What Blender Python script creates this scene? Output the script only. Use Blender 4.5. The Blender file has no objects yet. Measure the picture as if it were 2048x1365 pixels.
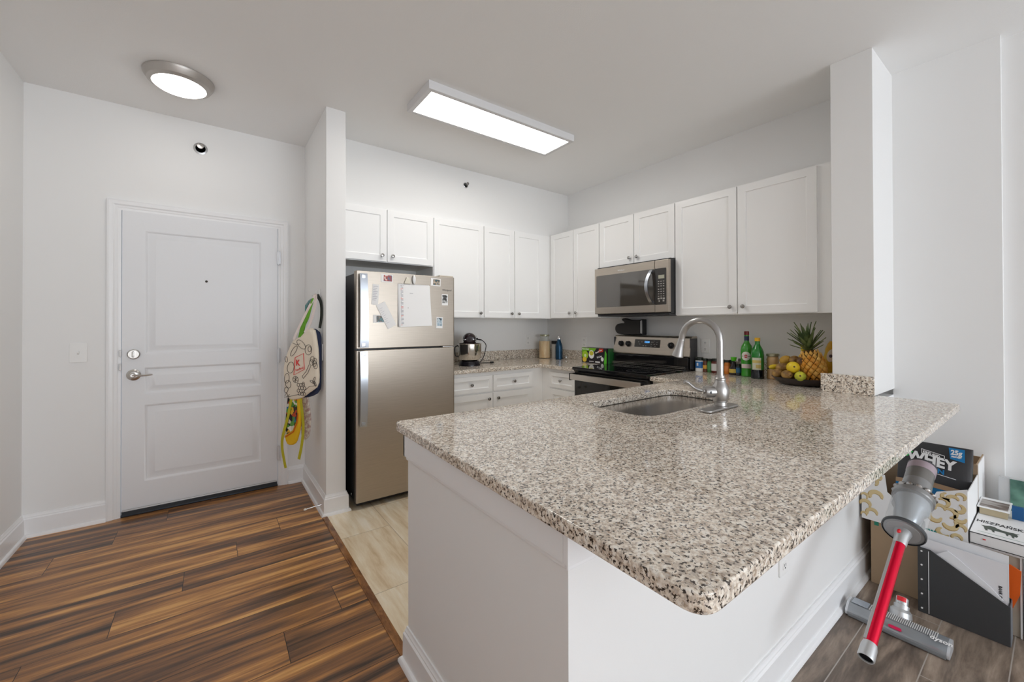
import bpy, bmesh, math, random
from math import sin, cos, pi, radians, sqrt
from mathutils import Vector, Matrix
random.seed(4)
SC = bpy.context.scene
COL = SC.collection

# ------------------------------------------------------------------ camera
H = 1.2625
TH, PI_, RO = .6345, .0064, -.0026
fw = Vector((sin(TH)*cos(PI_), cos(TH)*cos(PI_), sin(PI_)))
rt = Vector((cos(TH), -sin(TH), 0)); up = rt.cross(fw)
r2 = rt*cos(RO)+up*sin(RO); u2 = up*cos(RO)-rt*sin(RO)
cam = bpy.data.cameras.new('camera'); cam.sensor_width = 36; cam.sensor_fit = 'HORIZONTAL'
cam.lens = 813.24*36/2048; cam.shift_y = -36.9/2048; cam.clip_start = .02
co = bpy.data.objects.new('camera', cam); COL.objects.link(co)
co.matrix_world = Matrix(((r2.x, u2.x, -fw.x, 0), (r2.y, u2.y, -fw.y, 0), (r2.z, u2.z, -fw.z, H), (0, 0, 0, 1)))
SC.camera = co

# ------------------------------------------------------------------ world, daylight, exposure
SC.view_settings.view_transform = 'Standard'; SC.view_settings.look = 'None'
SC.view_settings.gamma = 1; SC.view_settings.exposure = -.35
SC.cycles.max_bounces = 12; SC.cycles.diffuse_bounces = 9; SC.cycles.glossy_bounces = 5
SC.cycles.transmission_bounces = 8; SC.cycles.transparent_max_bounces = 8
SC.cycles.sample_clamp_indirect = 6; SC.cycles.caustics_reflective = False; SC.cycles.caustics_refractive = False
W = bpy.data.worlds.new('world'); SC.world = W; W.use_nodes = True
bg = W.node_tree.nodes['Background']; bg.inputs[0].default_value = (.80, .89, 1, 1); bg.inputs[1].default_value = 1.5

def area(name, loc, rot, sx, sy, power, col=(1, 1, 1), spread=None):
    l = bpy.data.lights.new(name, 'AREA'); l.shape = 'RECTANGLE'; l.size = sx; l.size_y = sy
    l.energy = power; l.color = col
    if spread: l.spread = spread
    o = bpy.data.objects.new(name, l); COL.objects.link(o); o.location = loc; o.rotation_euler = rot
    return o
# daylight standing outside the two big windows of the living room (rear wall, y = -4.6)
area('daylight_window_one', (2.05, -4.75, 1.35), (radians(104), 0, 0), 2.2, 2.3, 150, (.88, .94, 1))
area('daylight_window_two', (-.15, -4.75, 1.35), (radians(104), 0, 0), 1.3, 2.3, 66, (.93, .96, 1))

# ------------------------------------------------------------------ materials
MATS = {}
def nmat(name):
    m = bpy.data.materials.new(name); m.use_nodes = True
    return m, m.node_tree.nodes, m.node_tree.links, m.node_tree.nodes['Principled BSDF']
def mat(name, col=(.8, .8, .8), rough=.5, metal=0, spec=.5, bump=0, bscale=200, var=0, vscale=3, trans=0, ior=1.45, emit=0, alpha=1, coat=0, aniso=None, ecol=None):
    if name in MATS: return MATS[name]
    m, N, L, P = nmat(name)
    P.inputs['Base Color'].default_value = (*col, 1); P.inputs['Roughness'].default_value = rough
    P.inputs['Metallic'].default_value = metal; P.inputs['Specular IOR Level'].default_value = spec
    P.inputs['Transmission Weight'].default_value = trans; P.inputs['IOR'].default_value = ior
    P.inputs['Alpha'].default_value = alpha; P.inputs['Coat Weight'].default_value = coat
    if emit:
        P.inputs['Emission Color'].default_value = (*(ecol or col), 1); P.inputs['Emission Strength'].default_value = emit
    tc = N.new('ShaderNodeTexCoord')
    if bump:
        n = N.new('ShaderNodeTexNoise'); n.inputs['Scale'].default_value = bscale; n.inputs['Detail'].default_value = 3
        b = N.new('ShaderNodeBump'); b.inputs['Strength'].default_value = bump; b.inputs['Distance'].default_value = .002
        L.new(tc.outputs['Object'], n.inputs['Vector']); L.new(n.outputs['Fac'], b.inputs['Height']); L.new(b.outputs['Normal'], P.inputs['Normal'])
    if var:
        n = N.new('ShaderNodeTexNoise'); n.inputs['Scale'].default_value = vscale; n.inputs['Detail'].default_value = 4
        mp = N.new('ShaderNodeMapping')
        if aniso: mp.inputs['Scale'].default_value = aniso
        L.new(tc.outputs['Object'], mp.inputs['Vector']); L.new(mp.outputs['Vector'], n.inputs['Vector'])
        r = N.new('ShaderNodeValToRGB')
        r.color_ramp.elements[0].position = .3; r.color_ramp.elements[1].position = .7
        r.color_ramp.elements[0].color = (*[max(0, c*(1-var)) for c in col], 1); r.color_ramp.elements[1].color = (*[min(1, c*(1+var)) for c in col], 1)
        L.new(n.outputs['Fac'], r.inputs['Fac']); L.new(r.outputs['Color'], P.inputs['Base Color'])
    MATS[name] = m
    return m
wall_m = mat('wall_paint', (.825, .825, .82), .6, bump=.05, bscale=350)
ceil_m = mat('ceiling_paint', (.86, .86, .855), .85, bump=.25, bscale=160)
trim_m = mat('white_trim_paint', (.86, .865, .875), .3)
door_m = mat('door_paint', (.80, .81, .83), .38, bump=.12, bscale=60)
cab_m = mat('cabinet_white', (.88, .88, .875), .32)
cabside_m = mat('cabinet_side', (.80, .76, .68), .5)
nick_m = mat('brushed_nickel', (.62, .60, .57), .28, 1)
dknob_m = mat('pewter', (.40, .385, .37), .25, 1)
faucet_m = mat('faucet_steel', (.44, .43, .42), .30, 1)
steel_m = mat('stainless_steel', (.47, .415, .355), .36, 1, var=.05, vscale=6, aniso=(1, 1, 30))
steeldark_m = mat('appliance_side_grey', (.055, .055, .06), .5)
black_m = mat('black_plastic', (.012, .012, .013), .35)
blackgl_m = mat('black_glass', (.008, .008, .009), .04, spec=.6)
mwglass_m = mat('microwave_glass', (.060, .052, .043), .05, spec=1.0, coat=1)
white_m = mat('white_plastic', (.85, .85, .84), .35)
paper_m = mat('white_paper', (.86, .86, .86), .7)
ink_m = mat('black_ink', (.02, .02, .022), .6)
chrome_m = mat('chrome', (.8, .8, .8), .08, 1)
slot_m = mat('dark_slot', (.03, .03, .03), .6)
red_m = mat('red_ink', (.7, .03, .03), .5)
sinkst_m = mat('sink_steel', (.60, .56, .52), .2, 1)

def granite():
    m, N, L, P = nmat('speckled_granite')
    tc = N.new('ShaderNodeTexCoord')
    def noise(sc, det=2, rough=.6):
        n = N.new('ShaderNodeTexNoise'); n.inputs['Scale'].default_value = sc; n.inputs['Detail'].default_value = det; n.inputs['Roughness'].default_value = rough
        L.new(tc.outputs['Object'], n.inputs['Vector']); return n
    def ramp(fac, els):
        r = N.new('ShaderNodeValToRGB'); r.color_ramp.interpolation = 'LINEAR'
        while len(r.color_ramp.elements) < len(els): r.color_ramp.elements.new(.5)
        for e, (p, c) in zip(r.color_ramp.elements, els): e.position = p; e.color = (*c, 1)
        L.new(fac, r.inputs['Fac']); return r
    def mix(f, a, b, blend='MIX'):
        x = N.new('ShaderNodeMix'); x.data_type = 'RGBA'; x.blend_type = blend
        if hasattr(f, 'is_linked') or not isinstance(f, float): L.new(f, x.inputs[0])
        else: x.inputs[0].default_value = f
        L.new(a, x.inputs[6]); L.new(b, x.inputs[7]); return x.outputs[2]
    base = ramp(noise(78, 3).outputs['Fac'], [(.36, (.24, .165, .11)), (.46, (.54, .42, .31)), (.53, (.84, .75, .63)), (.64, (.95, .91, .84))])
    v = N.new('ShaderNodeTexVoronoi'); v.inputs['Scale'].default_value = 215; L.new(tc.outputs['Object'], v.inputs['Vector'])
    cells = ramp(v.outputs['Color'], [(.0, (.12, .09, .07)), (.20, (.48, .39, .31)), (.42, (.88, .82, .73)), (1, (.97, .94, .89))])
    c1 = mix(.42, base.outputs['Color'], cells.outputs['Color'])
    f1 = ramp(noise(145, 3, .62).outputs['Fac'], [(.548, (0, 0, 0)), (.60, (1, 1, 1))])
    dk = N.new('ShaderNodeRGB'); dk.outputs[0].default_value = (.045, .033, .026, 1)
    c2 = mix(f1.outputs['Color'], c1, dk.outputs[0])
    L.new(c2, P.inputs['Base Color']); P.inputs['Roughness'].default_value = .07; P.inputs['Specular IOR Level'].default_value = .62
    return m
gran_m = granite()

def planks(name, width, length, y0, x0, stag, cols, seam, seamw, rough, along='X', grain=(1.2, 16, 1), gscale=3., contrast=(.3, .7), bump=.15, streak=None):
    m, N, L, P = nmat(name)
    tc = N.new('ShaderNodeTexCoord'); sp = N.new('ShaderNodeSeparateXYZ'); L.new(tc.outputs['Object'], sp.inputs[0])
    u, v = (sp.outputs[0], sp.outputs[1]) if along == 'X' else (sp.outputs[1], sp.outputs[0])
    def M(op, a, b=None, c=None):
        n = N.new('ShaderNodeMath'); n.operation = op
        for i, q in enumerate((a, b, c)):
            if q is None: continue
            if isinstance(q, (int, float)): n.inputs[i].default_value = q
            else: L.new(q, n.inputs[i])
        return n.outputs[0]
    row = M('DIVIDE', M('SUBTRACT', v, y0), width); rf = M('FLOOR', row); rfr = M('FRACT', row)
    uu = M('DIVIDE', M('SUBTRACT', M('SUBTRACT', u, x0), M('MULTIPLY', rf, stag)), length); cf = M('FLOOR', uu); cfr = M('FRACT', uu)
    cb = N.new('ShaderNodeCombineXYZ'); L.new(rf, cb.inputs[0]); L.new(cf, cb.inputs[1])
    wn = N.new('ShaderNodeTexWhiteNoise'); wn.noise_dimensions = '3D'; L.new(cb.outputs[0], wn.inputs['Vector'])
    cc = N.new('ShaderNodeCombineXYZ'); L.new(u, cc.inputs[0]); L.new(v, cc.inputs[1])
    mul = N.new('ShaderNodeVectorMath'); mul.operation = 'MULTIPLY'; L.new(cc.outputs[0], mul.inputs[0]); mul.inputs[1].default_value = grain
    off = N.new('ShaderNodeVectorMath'); off.operation = 'SCALE'; L.new(wn.outputs['Color'], off.inputs[0]); off.inputs['Scale'].default_value = 37
    ad = N.new('ShaderNodeVectorMath'); ad.operation = 'ADD'; L.new(mul.outputs[0], ad.inputs[0]); L.new(off.outputs[0], ad.inputs[1])
    n1 = N.new('ShaderNodeTexNoise'); n1.inputs['Scale'].default_value = gscale; n1.inputs['Detail'].default_value = 6; n1.inputs['Roughness'].default_value = .62; n1.inputs['Distortion'].default_value = .35
    L.new(ad.outputs[0], n1.inputs['Vector'])
    r = N.new('ShaderNodeValToRGB')
    while len(r.color_ramp.elements) < len(cols): r.color_ramp.elements.new(.5)
    for i, (e, c) in enumerate(zip(r.color_ramp.elements, cols)):
        e.position = contrast[0]+(contrast[1]-contrast[0])*i/(len(cols)-1); e.color = (*c, 1)
    fac = M('ADD', n1.outputs['Fac'], M('MULTIPLY', M('SUBTRACT', wn.outputs['Value'], .5), .10))
    L.new(fac, r.inputs['Fac'])
    s1 = M('MINIMUM', rfr, M('SUBTRACT', 1, rfr)); s2 = M('MINIMUM', cfr, M('SUBTRACT', 1, cfr))
    a = M('LESS_THAN', M('MULTIPLY', s1, width), seamw/2); b = M('LESS_THAN', M('MULTIPLY', s2, length), seamw/2)
    f = M('MAXIMUM', a, b)
    mx = N.new('ShaderNodeMix'); mx.data_type = 'RGBA'; L.new(f, mx.inputs[0]); L.new(r.outputs[0], mx.inputs[6]); mx.inputs[7].default_value = (*seam, 1)
    L.new(mx.outputs[2], P.inputs['Base Color']); P.inputs['Roughness'].default_value = rough; P.inputs['Specular IOR Level'].default_value = .45
    bp = N.new('ShaderNodeBump'); bp.inputs['Strength'].default_value = bump; bp.inputs['Distance'].default_value = .001; L.new(n1.outputs['Fac'], bp.inputs['Height']); L.new(bp.outputs[0], P.inputs['Normal'])
    return m
wood_m = planks('dark_wood_planks', .193, 1.2625, 3.46-.193*30, -.07-.2275*3, .2275,
                [(.045, .029, .021), (.125, .066, .038), (.25, .118, .050), (.45, .21, .068), (.70, .38, .13)], (.012, .008, .006), .0025, .30, contrast=(.32, .66), grain=(.45, 7.5, 1), gscale=2.6)
tile_m = planks('pale_wood_look_tile', .2905, .615, .0300, .078, .307,
                [(.60, .44, .27), (.74, .60, .41), (.82, .71, .53), (.88, .80, .66)], (.44, .36, .27), .003, .22, along='Y', grain=(1.1, 8, 1), gscale=2.4, bump=.03)
grey_m = planks('grey_brown_wood_look_tile', .193, 1.2, -.068, .45, .40,
                [(.075, .056, .044), (.15, .115, .09), (.29, .225, .175), (.46, .37, .295)], (.42, .38, .34), .0035, .3, grain=(.9, 6, 1), gscale=2.8, bump=.1)
thr_m = planks('threshold_wood', 9, 9, -5, -5, 0, [(.06, .022, .010), (.16, .062, .02), (.30, .13, .04), (.42, .21, .075)], (.03, .02, .01), .0001, .25, along='Y', grain=(2.2, 7, 1), gscale=3)

# ------------------------------------------------------------------ helpers
def BM(): return bmesh.new()
def origin_of(o):
    v = Vector((0, 0, 0))
    while o is not None: v = v+o.location; o = o.parent
    return v
def tag(o, label=None, cat=None, group=None, kind=None):
    if label: o['label'] = label
    if cat: o['category'] = cat
    if group: o['group'] = group
    if kind: o['kind'] = kind
    return o
def finish(me, m, smooth=True, ang=32):
    for x in (m if isinstance(m, (list, tuple)) else [m]): me.materials.append(x)
    if smooth:
        for p in me.polygons: p.use_smooth = True
        me.set_sharp_from_angle(angle=radians(ang))
def obj(name, bm, m, parent=None, label=None, cat=None, group=None, kind=None, smooth=True, recalc=True, ang=32, at=None):
    """one mesh object; coordinates in bm are world coordinates (before the thing is turned)"""
    if recalc: bmesh.ops.recalc_face_normals(bm, faces=bm.faces)
    o_ = origin_of(parent) if parent else (Vector(at) if at else Vector((0, 0, 0)))
    if o_.length: bmesh.ops.translate(bm, vec=-o_, verts=bm.verts)
    me = bpy.data.meshes.new(name); bm.to_mesh(me); bm.free()
    finish(me, m, smooth, ang)
    o = bpy.data.objects.new(name, me); COL.objects.link(o)
    if smooth and len(me.polygons) < 6000:
        wn = o.modifiers.new('weighted_normal', 'WEIGHTED_NORMAL'); wn.keep_sharp = True; wn.weight = 100
    if parent: o.parent = parent
    elif at: o.location = at
    return tag(o, label, cat, group, kind)
def thing(name, label, cat, loc, group=None):
    o = bpy.data.objects.new(name, None); COL.objects.link(o); o.location = loc; o.empty_display_size = .05
    return tag(o, label, cat, group)
def box(bm, x0, x1, y0, y1, z0, z1, bev=0, seg=2):
    vs = [bm.verts.new((x, y, z)) for x in (min(x0, x1), max(x0, x1)) for y in (min(y0, y1), max(y0, y1)) for z in (min(z0, z1), max(z0, z1))]
    fs = [bm.faces.new([vs[i] for i in q]) for q in ((0, 1, 3, 2), (4, 6, 7, 5), (0, 4, 5, 1), (2, 3, 7, 6), (0, 2, 6, 4), (1, 5, 7, 3))]
    if bev:
        es = list({e for f in fs for e in f.edges})
        bmesh.ops.bevel(bm, geom=es, offset=bev, segments=seg, affect='EDGES', profile=.5)
    return bm
def bx(*a, **k): return box(BM(), *a, **k)
def frame_of(d):
    d = d.normalized(); a = Vector((0, 0, 1)) if abs(d.z) < .9 else Vector((1, 0, 0))
    x = a.cross(d).normalized(); return x, d.cross(x).normalized()
def rings(bm, rs, cap=True, close=True):
    prev = None; first = None
    for r in rs:
        cur = [bm.verts.new(p) for p in r]
        if prev:
            n = len(cur)
            for i in range(n if close else n-1): bm.faces.new((prev[i], prev[(i+1) % n], cur[(i+1) % n], cur[i]))
        else: first = cur
        prev = cur
    if cap:
        for c in (first, prev):
            try: bm.faces.new(c)
            except ValueError: pass
    return bm
def lathe(bm, prof, c, axis=(0, 0, 1), n=28, cap=True, sx=1, sy=1):
    ax = Vector(axis).normalized(); x, y = frame_of(ax); c = Vector(c)
    rings(bm, [[c+ax*h+x*(r*sx*cos(2*pi*i/n))+y*(r*sy*sin(2*pi*i/n)) for i in range(n)] for r, h in prof], cap)
    return bm
def cyl(bm, p0, p1, r, r1=None, n=20):
    p0, p1 = Vector(p0), Vector(p1); d = p1-p0
    return lathe(bm, [(r, 0), (r if r1 is None else r1, d.length)], p0, d, n)
def tube(bm, pts, r, n=10, flat=None, cap=True):
    pts = [Vector(p) for p in pts]; R = []
    rad = r if isinstance(r, (list, tuple)) else [r]*len(pts)
    x = None
    for i, p in enumerate(pts):
        d = (pts[min(i+1, len(pts)-1)]-pts[max(i-1, 0)]).normalized()
        if x is None: x, y = frame_of(d)
        else:
            x = (x-d*x.dot(d)).normalized(); y = d.cross(x)
        fx, fy = flat if flat else (1, 1)
        R.append([p+x*(rad[i]*fx*cos(2*pi*k/n))+y*(rad[i]*fy*sin(2*pi*k/n)) for k in range(n)])
    return rings(bm, R, cap)
def smooth_pts(pts, n=6):
    """Catmull-Rom through the points"""
    P = [Vector(p) for p in pts]; P = [P[0]*2-P[1]]+P+[P[-1]*2-P[-2]]; out = []
    for i in range(1, len(P)-2):
        for k in range(n):
            t = k/n; a, b, c, d = P[i-1:i+3]
            out.append(.5*((2*b)+(c-a)*t+(2*a-5*b+4*c-d)*t*t+(-a+3*b-3*c+d)*t**3))
    out.append(P[-2]); return out
def ribbon(bm, pts, wdir, w, t=.001, ndir=None):
    """flat strap following pts, w wide along wdir"""
    wd = Vector(wdir).normalized(); R = []
    pts = [Vector(p) for p in pts]
    for i, p in enumerate(pts):
        d = (pts[min(i+1, len(pts)-1)]-pts[max(i-1, 0)]).normalized()
        ww = (wd-d*wd.dot(d)).normalized(); nn = d.cross(ww)
        R.append([p-ww*w/2-nn*t, p+ww*w/2-nn*t, p+ww*w/2+nn*t, p-ww*w/2+nn*t])
    return rings(bm, R)
def curve_mesh(splines, depth, bevel=0, res=2):
    """splines: closed 2D outlines (first outer, others holes) -> bmesh in local xy, extruded +-depth/2"""
    cu = bpy.data.curves.new('outline', 'CURVE'); cu.dimensions = '2D'; cu.fill_mode = 'BOTH'
    cu.extrude = depth/2-bevel; cu.bevel_depth = bevel; cu.bevel_resolution = res; cu.offset = -bevel if bevel else 0
    for pts in splines:
        s = cu.splines.new('POLY'); s.points.add(len(pts)-1); s.use_cyclic_u = True
        for q, p in zip(s.points, pts): q.co = (p[0], p[1], 0, 1)
    o = bpy.data.objects.new('outline', cu); COL.objects.link(o)
    dg = bpy.context.evaluated_depsgraph_get(); dg.update()
    me = bpy.data.meshes.new_from_object(o.evaluated_get(dg)); bm = BM(); bm.from_mesh(me)
    bpy.data.objects.remove(o); bpy.data.curves.remove(cu); bpy.data.meshes.remove(me)
    bmesh.ops.remove_doubles(bm, verts=bm.verts, dist=1e-5)
    return bm
def place(bm, o, xd, yd, zd=None):
    xd, yd = Vector(xd).normalized(), Vector(yd).normalized(); zd = Vector(zd).normalized() if zd else xd.cross(yd)
    o = Vector(o)
    for v in bm.verts: v.co = o+xd*v.co.x+yd*v.co.y+zd*v.co.z
    return bm
def puffed(pts, o, xd, yd, depth, inset):
    Q = [Vector(p) for p in pts]; Q = [q for i, q in enumerate(Q) if (q-Q[i-1]).length > 1e-4]; m = len(Q)
    sg = 1 if sum(Q[i-1].x*Q[i].y-Q[i].x*Q[i-1].y for i in range(m)) > 0 else -1
    nr = []
    for i in range(m):
        d = (Q[(i+1) % m]-Q[i-1]).normalized(); nr.append(Vector((-d.y, d.x))*sg)
    b = BM(); h = depth/2
    R = [[Vector((q.x+n.x*k, q.y+n.y*k, z)) for q, n in zip(Q, nr)] for z, k in ((-h, inset), (-h*.7, inset*.3), (0, 0), (h*.7, inset*.3), (h, inset))]
    rings(b, R); return place(b, o, xd, yd)
def merge(a, b):
    me = bpy.data.meshes.new('t'); b.to_mesh(me); b.free(); a.from_mesh(me); bpy.data.meshes.remove(me); return a
def prism(pts, o, xd, yd, depth, bevel=0, holes=()):
    return place(curve_mesh([pts]+list(holes), depth, bevel), o, xd, yd)
def text_bm(s, size, o, xd, yd, ext=.0003, bold=0, sx=1, align='LEFT', shear=0):
    cu = bpy.data.curves.new('lettering', 'FONT'); cu.body = s; cu.size = size; cu.extrude = ext; cu.offset = bold; cu.align_x = align; cu.shear = shear
    cu.resolution_u = 3
    ob = bpy.data.objects.new('lettering', cu); COL.objects.link(ob)
    dg = bpy.context.evaluated_depsgraph_get(); dg.update()
    me = bpy.data.meshes.new_from_object(ob.evaluated_get(dg)); bm = BM(); bm.from_mesh(me)
    bpy.data.objects.remove(ob); bpy.data.curves.remove(cu); bpy.data.meshes.remove(me)
    for v in bm.verts: v.co.x *= sx
    return place(bm, o, xd, yd)
def rrect(x0, x1, y0, y1, r, n=6):
    rr = r if isinstance(r, (list, tuple)) else [r]*4
    out = []
    for (cx_, cy_, a), q in zip(((x1, y1, 0), (x0, y1, 90), (x0, y0, 180), (x1, y0, 270)), rr):
        px = cx_-q if a in (0, 270) else cx_+q; py = cy_-q if a in (0, 90) else cy_+q
        for k in range(n+1):
            t = radians(a+90*k/n); out.append((px+q*cos(t), py+q*sin(t)))
    return out
def fillet(pts, rad, n=6):
    out = []; m = len(pts)
    for i in range(m):
        p = Vector(pts[i]).to_2d(); a = Vector(pts[i-1]).to_2d(); b = Vector(pts[(i+1) % m]).to_2d()
        r = rad[i] if isinstance(rad, (list, tuple)) else rad
        if r <= 0: out.append((p.x, p.y)); continue
        for k in range(n+1):
            t = k/n; q = (p+(a-p).normalized()*r)*(1-t)**2+p*2*t*(1-t)+(p+(b-p).normalized()*r)*t*t
            out.append((q.x, q.y))
    return out
def blob(bm, c, rx, ry, rz, nu=16, nv=12, noise=0, rot=None, pw=1):
    R = []; c = Vector(c)
    for j in range(nv+1):
        t = -pi/2+pi*j/nv; r = max(cos(t), .02)**pw
        R.append([Vector((rx*r*cos(2*pi*i/nu)*(1+random.uniform(-noise, noise)), ry*r*sin(2*pi*i/nu)*(1+random.uniform(-noise, noise)), rz*sin(t))) for i in range(nu)])
    if rot: R = [[rot @ p for p in q] for q in R]
    return rings(bm, [[p+c for p in q] for q in R])
XB = lambda y: (lambda u, d, z: Vector((u, y+d, z)))          # fronts that look toward -y
XR_ = lambda x: (lambda u, d, z: Vector((x+d, u, z)))         # fronts that look toward -x
def paneled(bm, u0, u1, z0, z1, thk, panels, steps, mp):
    """slab with panels (list of (a0,a1,b0,b1)) sharing columns; steps = [(inset, depth)...]"""
    us = sorted({u0, u1, *[p[0] for p in panels], *[p[1] for p in panels]}); zs = sorted({z0, z1, *[p[2] for p in panels], *[p[3] for p in panels]})
    V = {}
    def v(u, d, z):
        k = (round(u, 5), round(d, 5), round(z, 5))
        if k not in V: V[k] = bm.verts.new(mp(u, d, z))
        return V[k]
    for i in range(len(us)-1):
        for j in range(len(zs)-1):
            a, b, c, d = us[i], us[i+1], zs[j], zs[j+1]
            pan = [p for p in panels if p[0] <= a+1e-6 and p[1] >= b-1e-6 and p[2] <= c+1e-6 and p[3] >= d-1e-6]
            if not pan: bm.faces.new((v(a, 0, c), v(b, 0, c), v(b, 0, d), v(a, 0, d))); continue
            prev = (a, b, c, d, 0)
            for ins, dep in steps:
                cur = (a+ins, b-ins, c+ins, d-ins, dep)
                P0 = [v(prev[0], prev[4], prev[2]), v(prev[1], prev[4], prev[2]), v(prev[1], prev[4], prev[3]), v(prev[0], prev[4], prev[3])]
                P1 = [v(cur[0], dep, cur[2]), v(cur[1], dep, cur[2]), v(cur[1], dep, cur[3]), v(cur[0], dep, cur[3])]
                for k in range(4): bm.faces.new((P0[k], P0[(k+1) % 4], P1[(k+1) % 4], P1[k]))
                prev = cur
            bm.faces.new(P1)
    for i in range(len(us)-1):
        a, b = us[i], us[i+1]
        bm.faces.new((v(a, 0, z0), v(b, 0, z0), v(b, thk, z0), v(a, thk, z0))); bm.faces.new((v(a, 0, z1), v(b, 0, z1), v(b, thk, z1), v(a, thk, z1)))
    for j in range(len(zs)-1):
        a, b = zs[j], zs[j+1]
        bm.faces.new((v(u0, 0, a), v(u0, 0, b), v(u0, thk, b), v(u0, thk, a))); bm.faces.new((v(u1, 0, a), v(u1, 0, b), v(u1, thk, b), v(u1, thk, a)))
    bm.faces.new([v(u, thk, z0) for u in us]+[v(u1, thk, z) for z in zs[1:]]+[v(u, thk, z1) for u in us[::-1][1:]]+[v(u0, thk, z) for z in zs[::-1][1:-1]])
    return bm

# ------------------------------------------------------------------ the room
C = 2.732; YD = 3.695; XL = -.917; XR = 3.247; YREAR = -4.6
def struct(name, bm, m, parent=None): return obj(name, bm, m, parent, kind=None if parent else 'structure')
struct('floor', bx(XL, .582, YREAR, YD, -.05, 0), wood_m)
struct('floor.001', bx(.608, XR+.1, .66, YD, -.05, .001), tile_m)
struct('floor.002', bx(.582, 3.4, YREAR, .66, -.05, 0), grey_m)
struct('trim_1', prism([(0, 0), (.032, 0), (.032, .004), (.026, .006), (.006, .006), (0, .004)], (.579, 1.795+.36, 0), (1, 0, 0), (0, 0, 1), 1.50), thr_m)
struct('ceiling', bx(XL-.1, 3.4, YREAR-.1, YD+.1, C, C+.1), ceil_m)
struct('wall_left', bx(XL-.12, XL, YREAR, YD, 0, C), wall_m)
wb = BM(); box(wb, XL-.12, -.50, YD, YD+.12, 0, C); box(wb, .43, 3.45, YD, YD+.12, 0, C); box(wb, -.50, .43, YD, YD+.12, 2.045, C)
struct('wall_back', wb, wall_m)
wr = BM(); box(wr, XR, XR+.12, .60, YD, 0, C); box(wr, 3.222, XR+.12, .184, .60, 0, C); box(wr, 3.275, 3.40, YREAR, .184, 0, C)
struct('wall_right', wr, wall_m)
struct('wall_soffit', bx(.734, XR, 3.338, YD, 2.226, C), wall_m)
struct('wall_pier', bx(.608, .734, 2.917, YD, 0, C, bev=.004), wall_m)
struct('wall_column', bx(2.81, XR, .594, .777, .884, C, bev=.003), wall_m)
# half wall under the bar with its frieze board
hw = BM(); box(hw, .592, 3.222, .611, .73, 0, .850); box(hw, .592, .66, .73, 1.465, 0, .850)
struct('wall_bar', hw, wall_m)
fr = BM(); box(fr, .578, 3.222, .597, .612, .772, .850, bev=.002); box(fr, .578, .593, .612, 1.478, .772, .850, bev=.002)
box(fr, .578, .672, 1.464, 1.478, .772, .850, bev=.002)
box(fr, .585, 3.222, .604, .612, .758, .772, bev=.003); box(fr, .585, .593, .612, 1.470, .758, .772, bev=.003)
struct('trim_2', fr, trim_m)
# rear wall with two big windows
rw = BM(); z0, z1 = .15, 2.5
box(rw, XL-.1, 3.4, YREAR-.12, YREAR, z1, C); box(rw, XL-.1, 3.4, YREAR-.12, YREAR, 0, z0)
for a, b in ((XL-.1, -.8), (.5, .95), (3.15, 3.4)): box(rw, a, b, YREAR-.12, YREAR, z0, z1)
struct('wall_rear', rw, wall_m)
glass_m = mat('window_glass', (1, 1, 1), 0, alpha=.08, spec=.2)
for k, (a, b) in enumerate(((.95, 3.15), (-.8, .5))):
    f_ = BM()
    for q in ((a, a+.05, z0, z1), (b-.05, b, z0, z1), (a+.05, b-.05, z0, z0+.05), (a+.05, b-.05, z1-.05, z1), ((a+b)/2-.025, (a+b)/2+.025, z0+.05, z1-.05)): box(f_, q[0], q[1], YREAR-.09, YREAR-.03, q[2], q[3])
    w_ = struct('window_%d' % (k+1), f_, trim_m)
    obj('pane', bx(a+.05, b-.05, YREAR-.063, YREAR-.058, z0+.05, z1-.05), glass_m, w_)

BP = [(0, 0), (.030, 0), (.029, .010), (.024, .017), (.016, .020), (.015, .108), (.010, .114), (.010, .120), (.006, .126), (.005, .134), (0, .134)]
def baseboard(name, path, closed=False):
    """path: list of (x,y) at the wall face, room on the left of the direction of travel... normal given by turning right"""
    P = [Vector((p[0], p[1])) for p in path]; n = len(P); bm = BM(); R = []
    for i in range(n):
        d0 = (P[i]-P[i-1]).normalized() if i > 0 else (P[1]-P[0]).normalized()
        d1 = (P[i+1]-P[i]).normalized() if i < n-1 else d0
        n0 = Vector((d0.y, -d0.x)); n1 = Vector((d1.y, -d1.x)); m_ = (n0+n1); m_ = m_/(m_.dot(n0))
        R.append([Vector((P[i].x+m_.x*a, P[i].y+m_.y*a, b)) for a, b in BP])
    rings(bm, R); return struct(name, bm, trim_m)
baseboard('baseboard_left', [(XL, YREAR), (XL, YD), (-.553, YD)])
baseboard('baseboard_pier', [(.487, YD), (.608, YD), (.608, 2.917), (.734, 2.917), (.734, 2.99)])
baseboard('baseboard_bar', [(.66, 1.465), (.592, 1.465), (.592, .611), (3.222, .611), (3.222, .184), (3.275, .184), (3.275, YREAR)])

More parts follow.
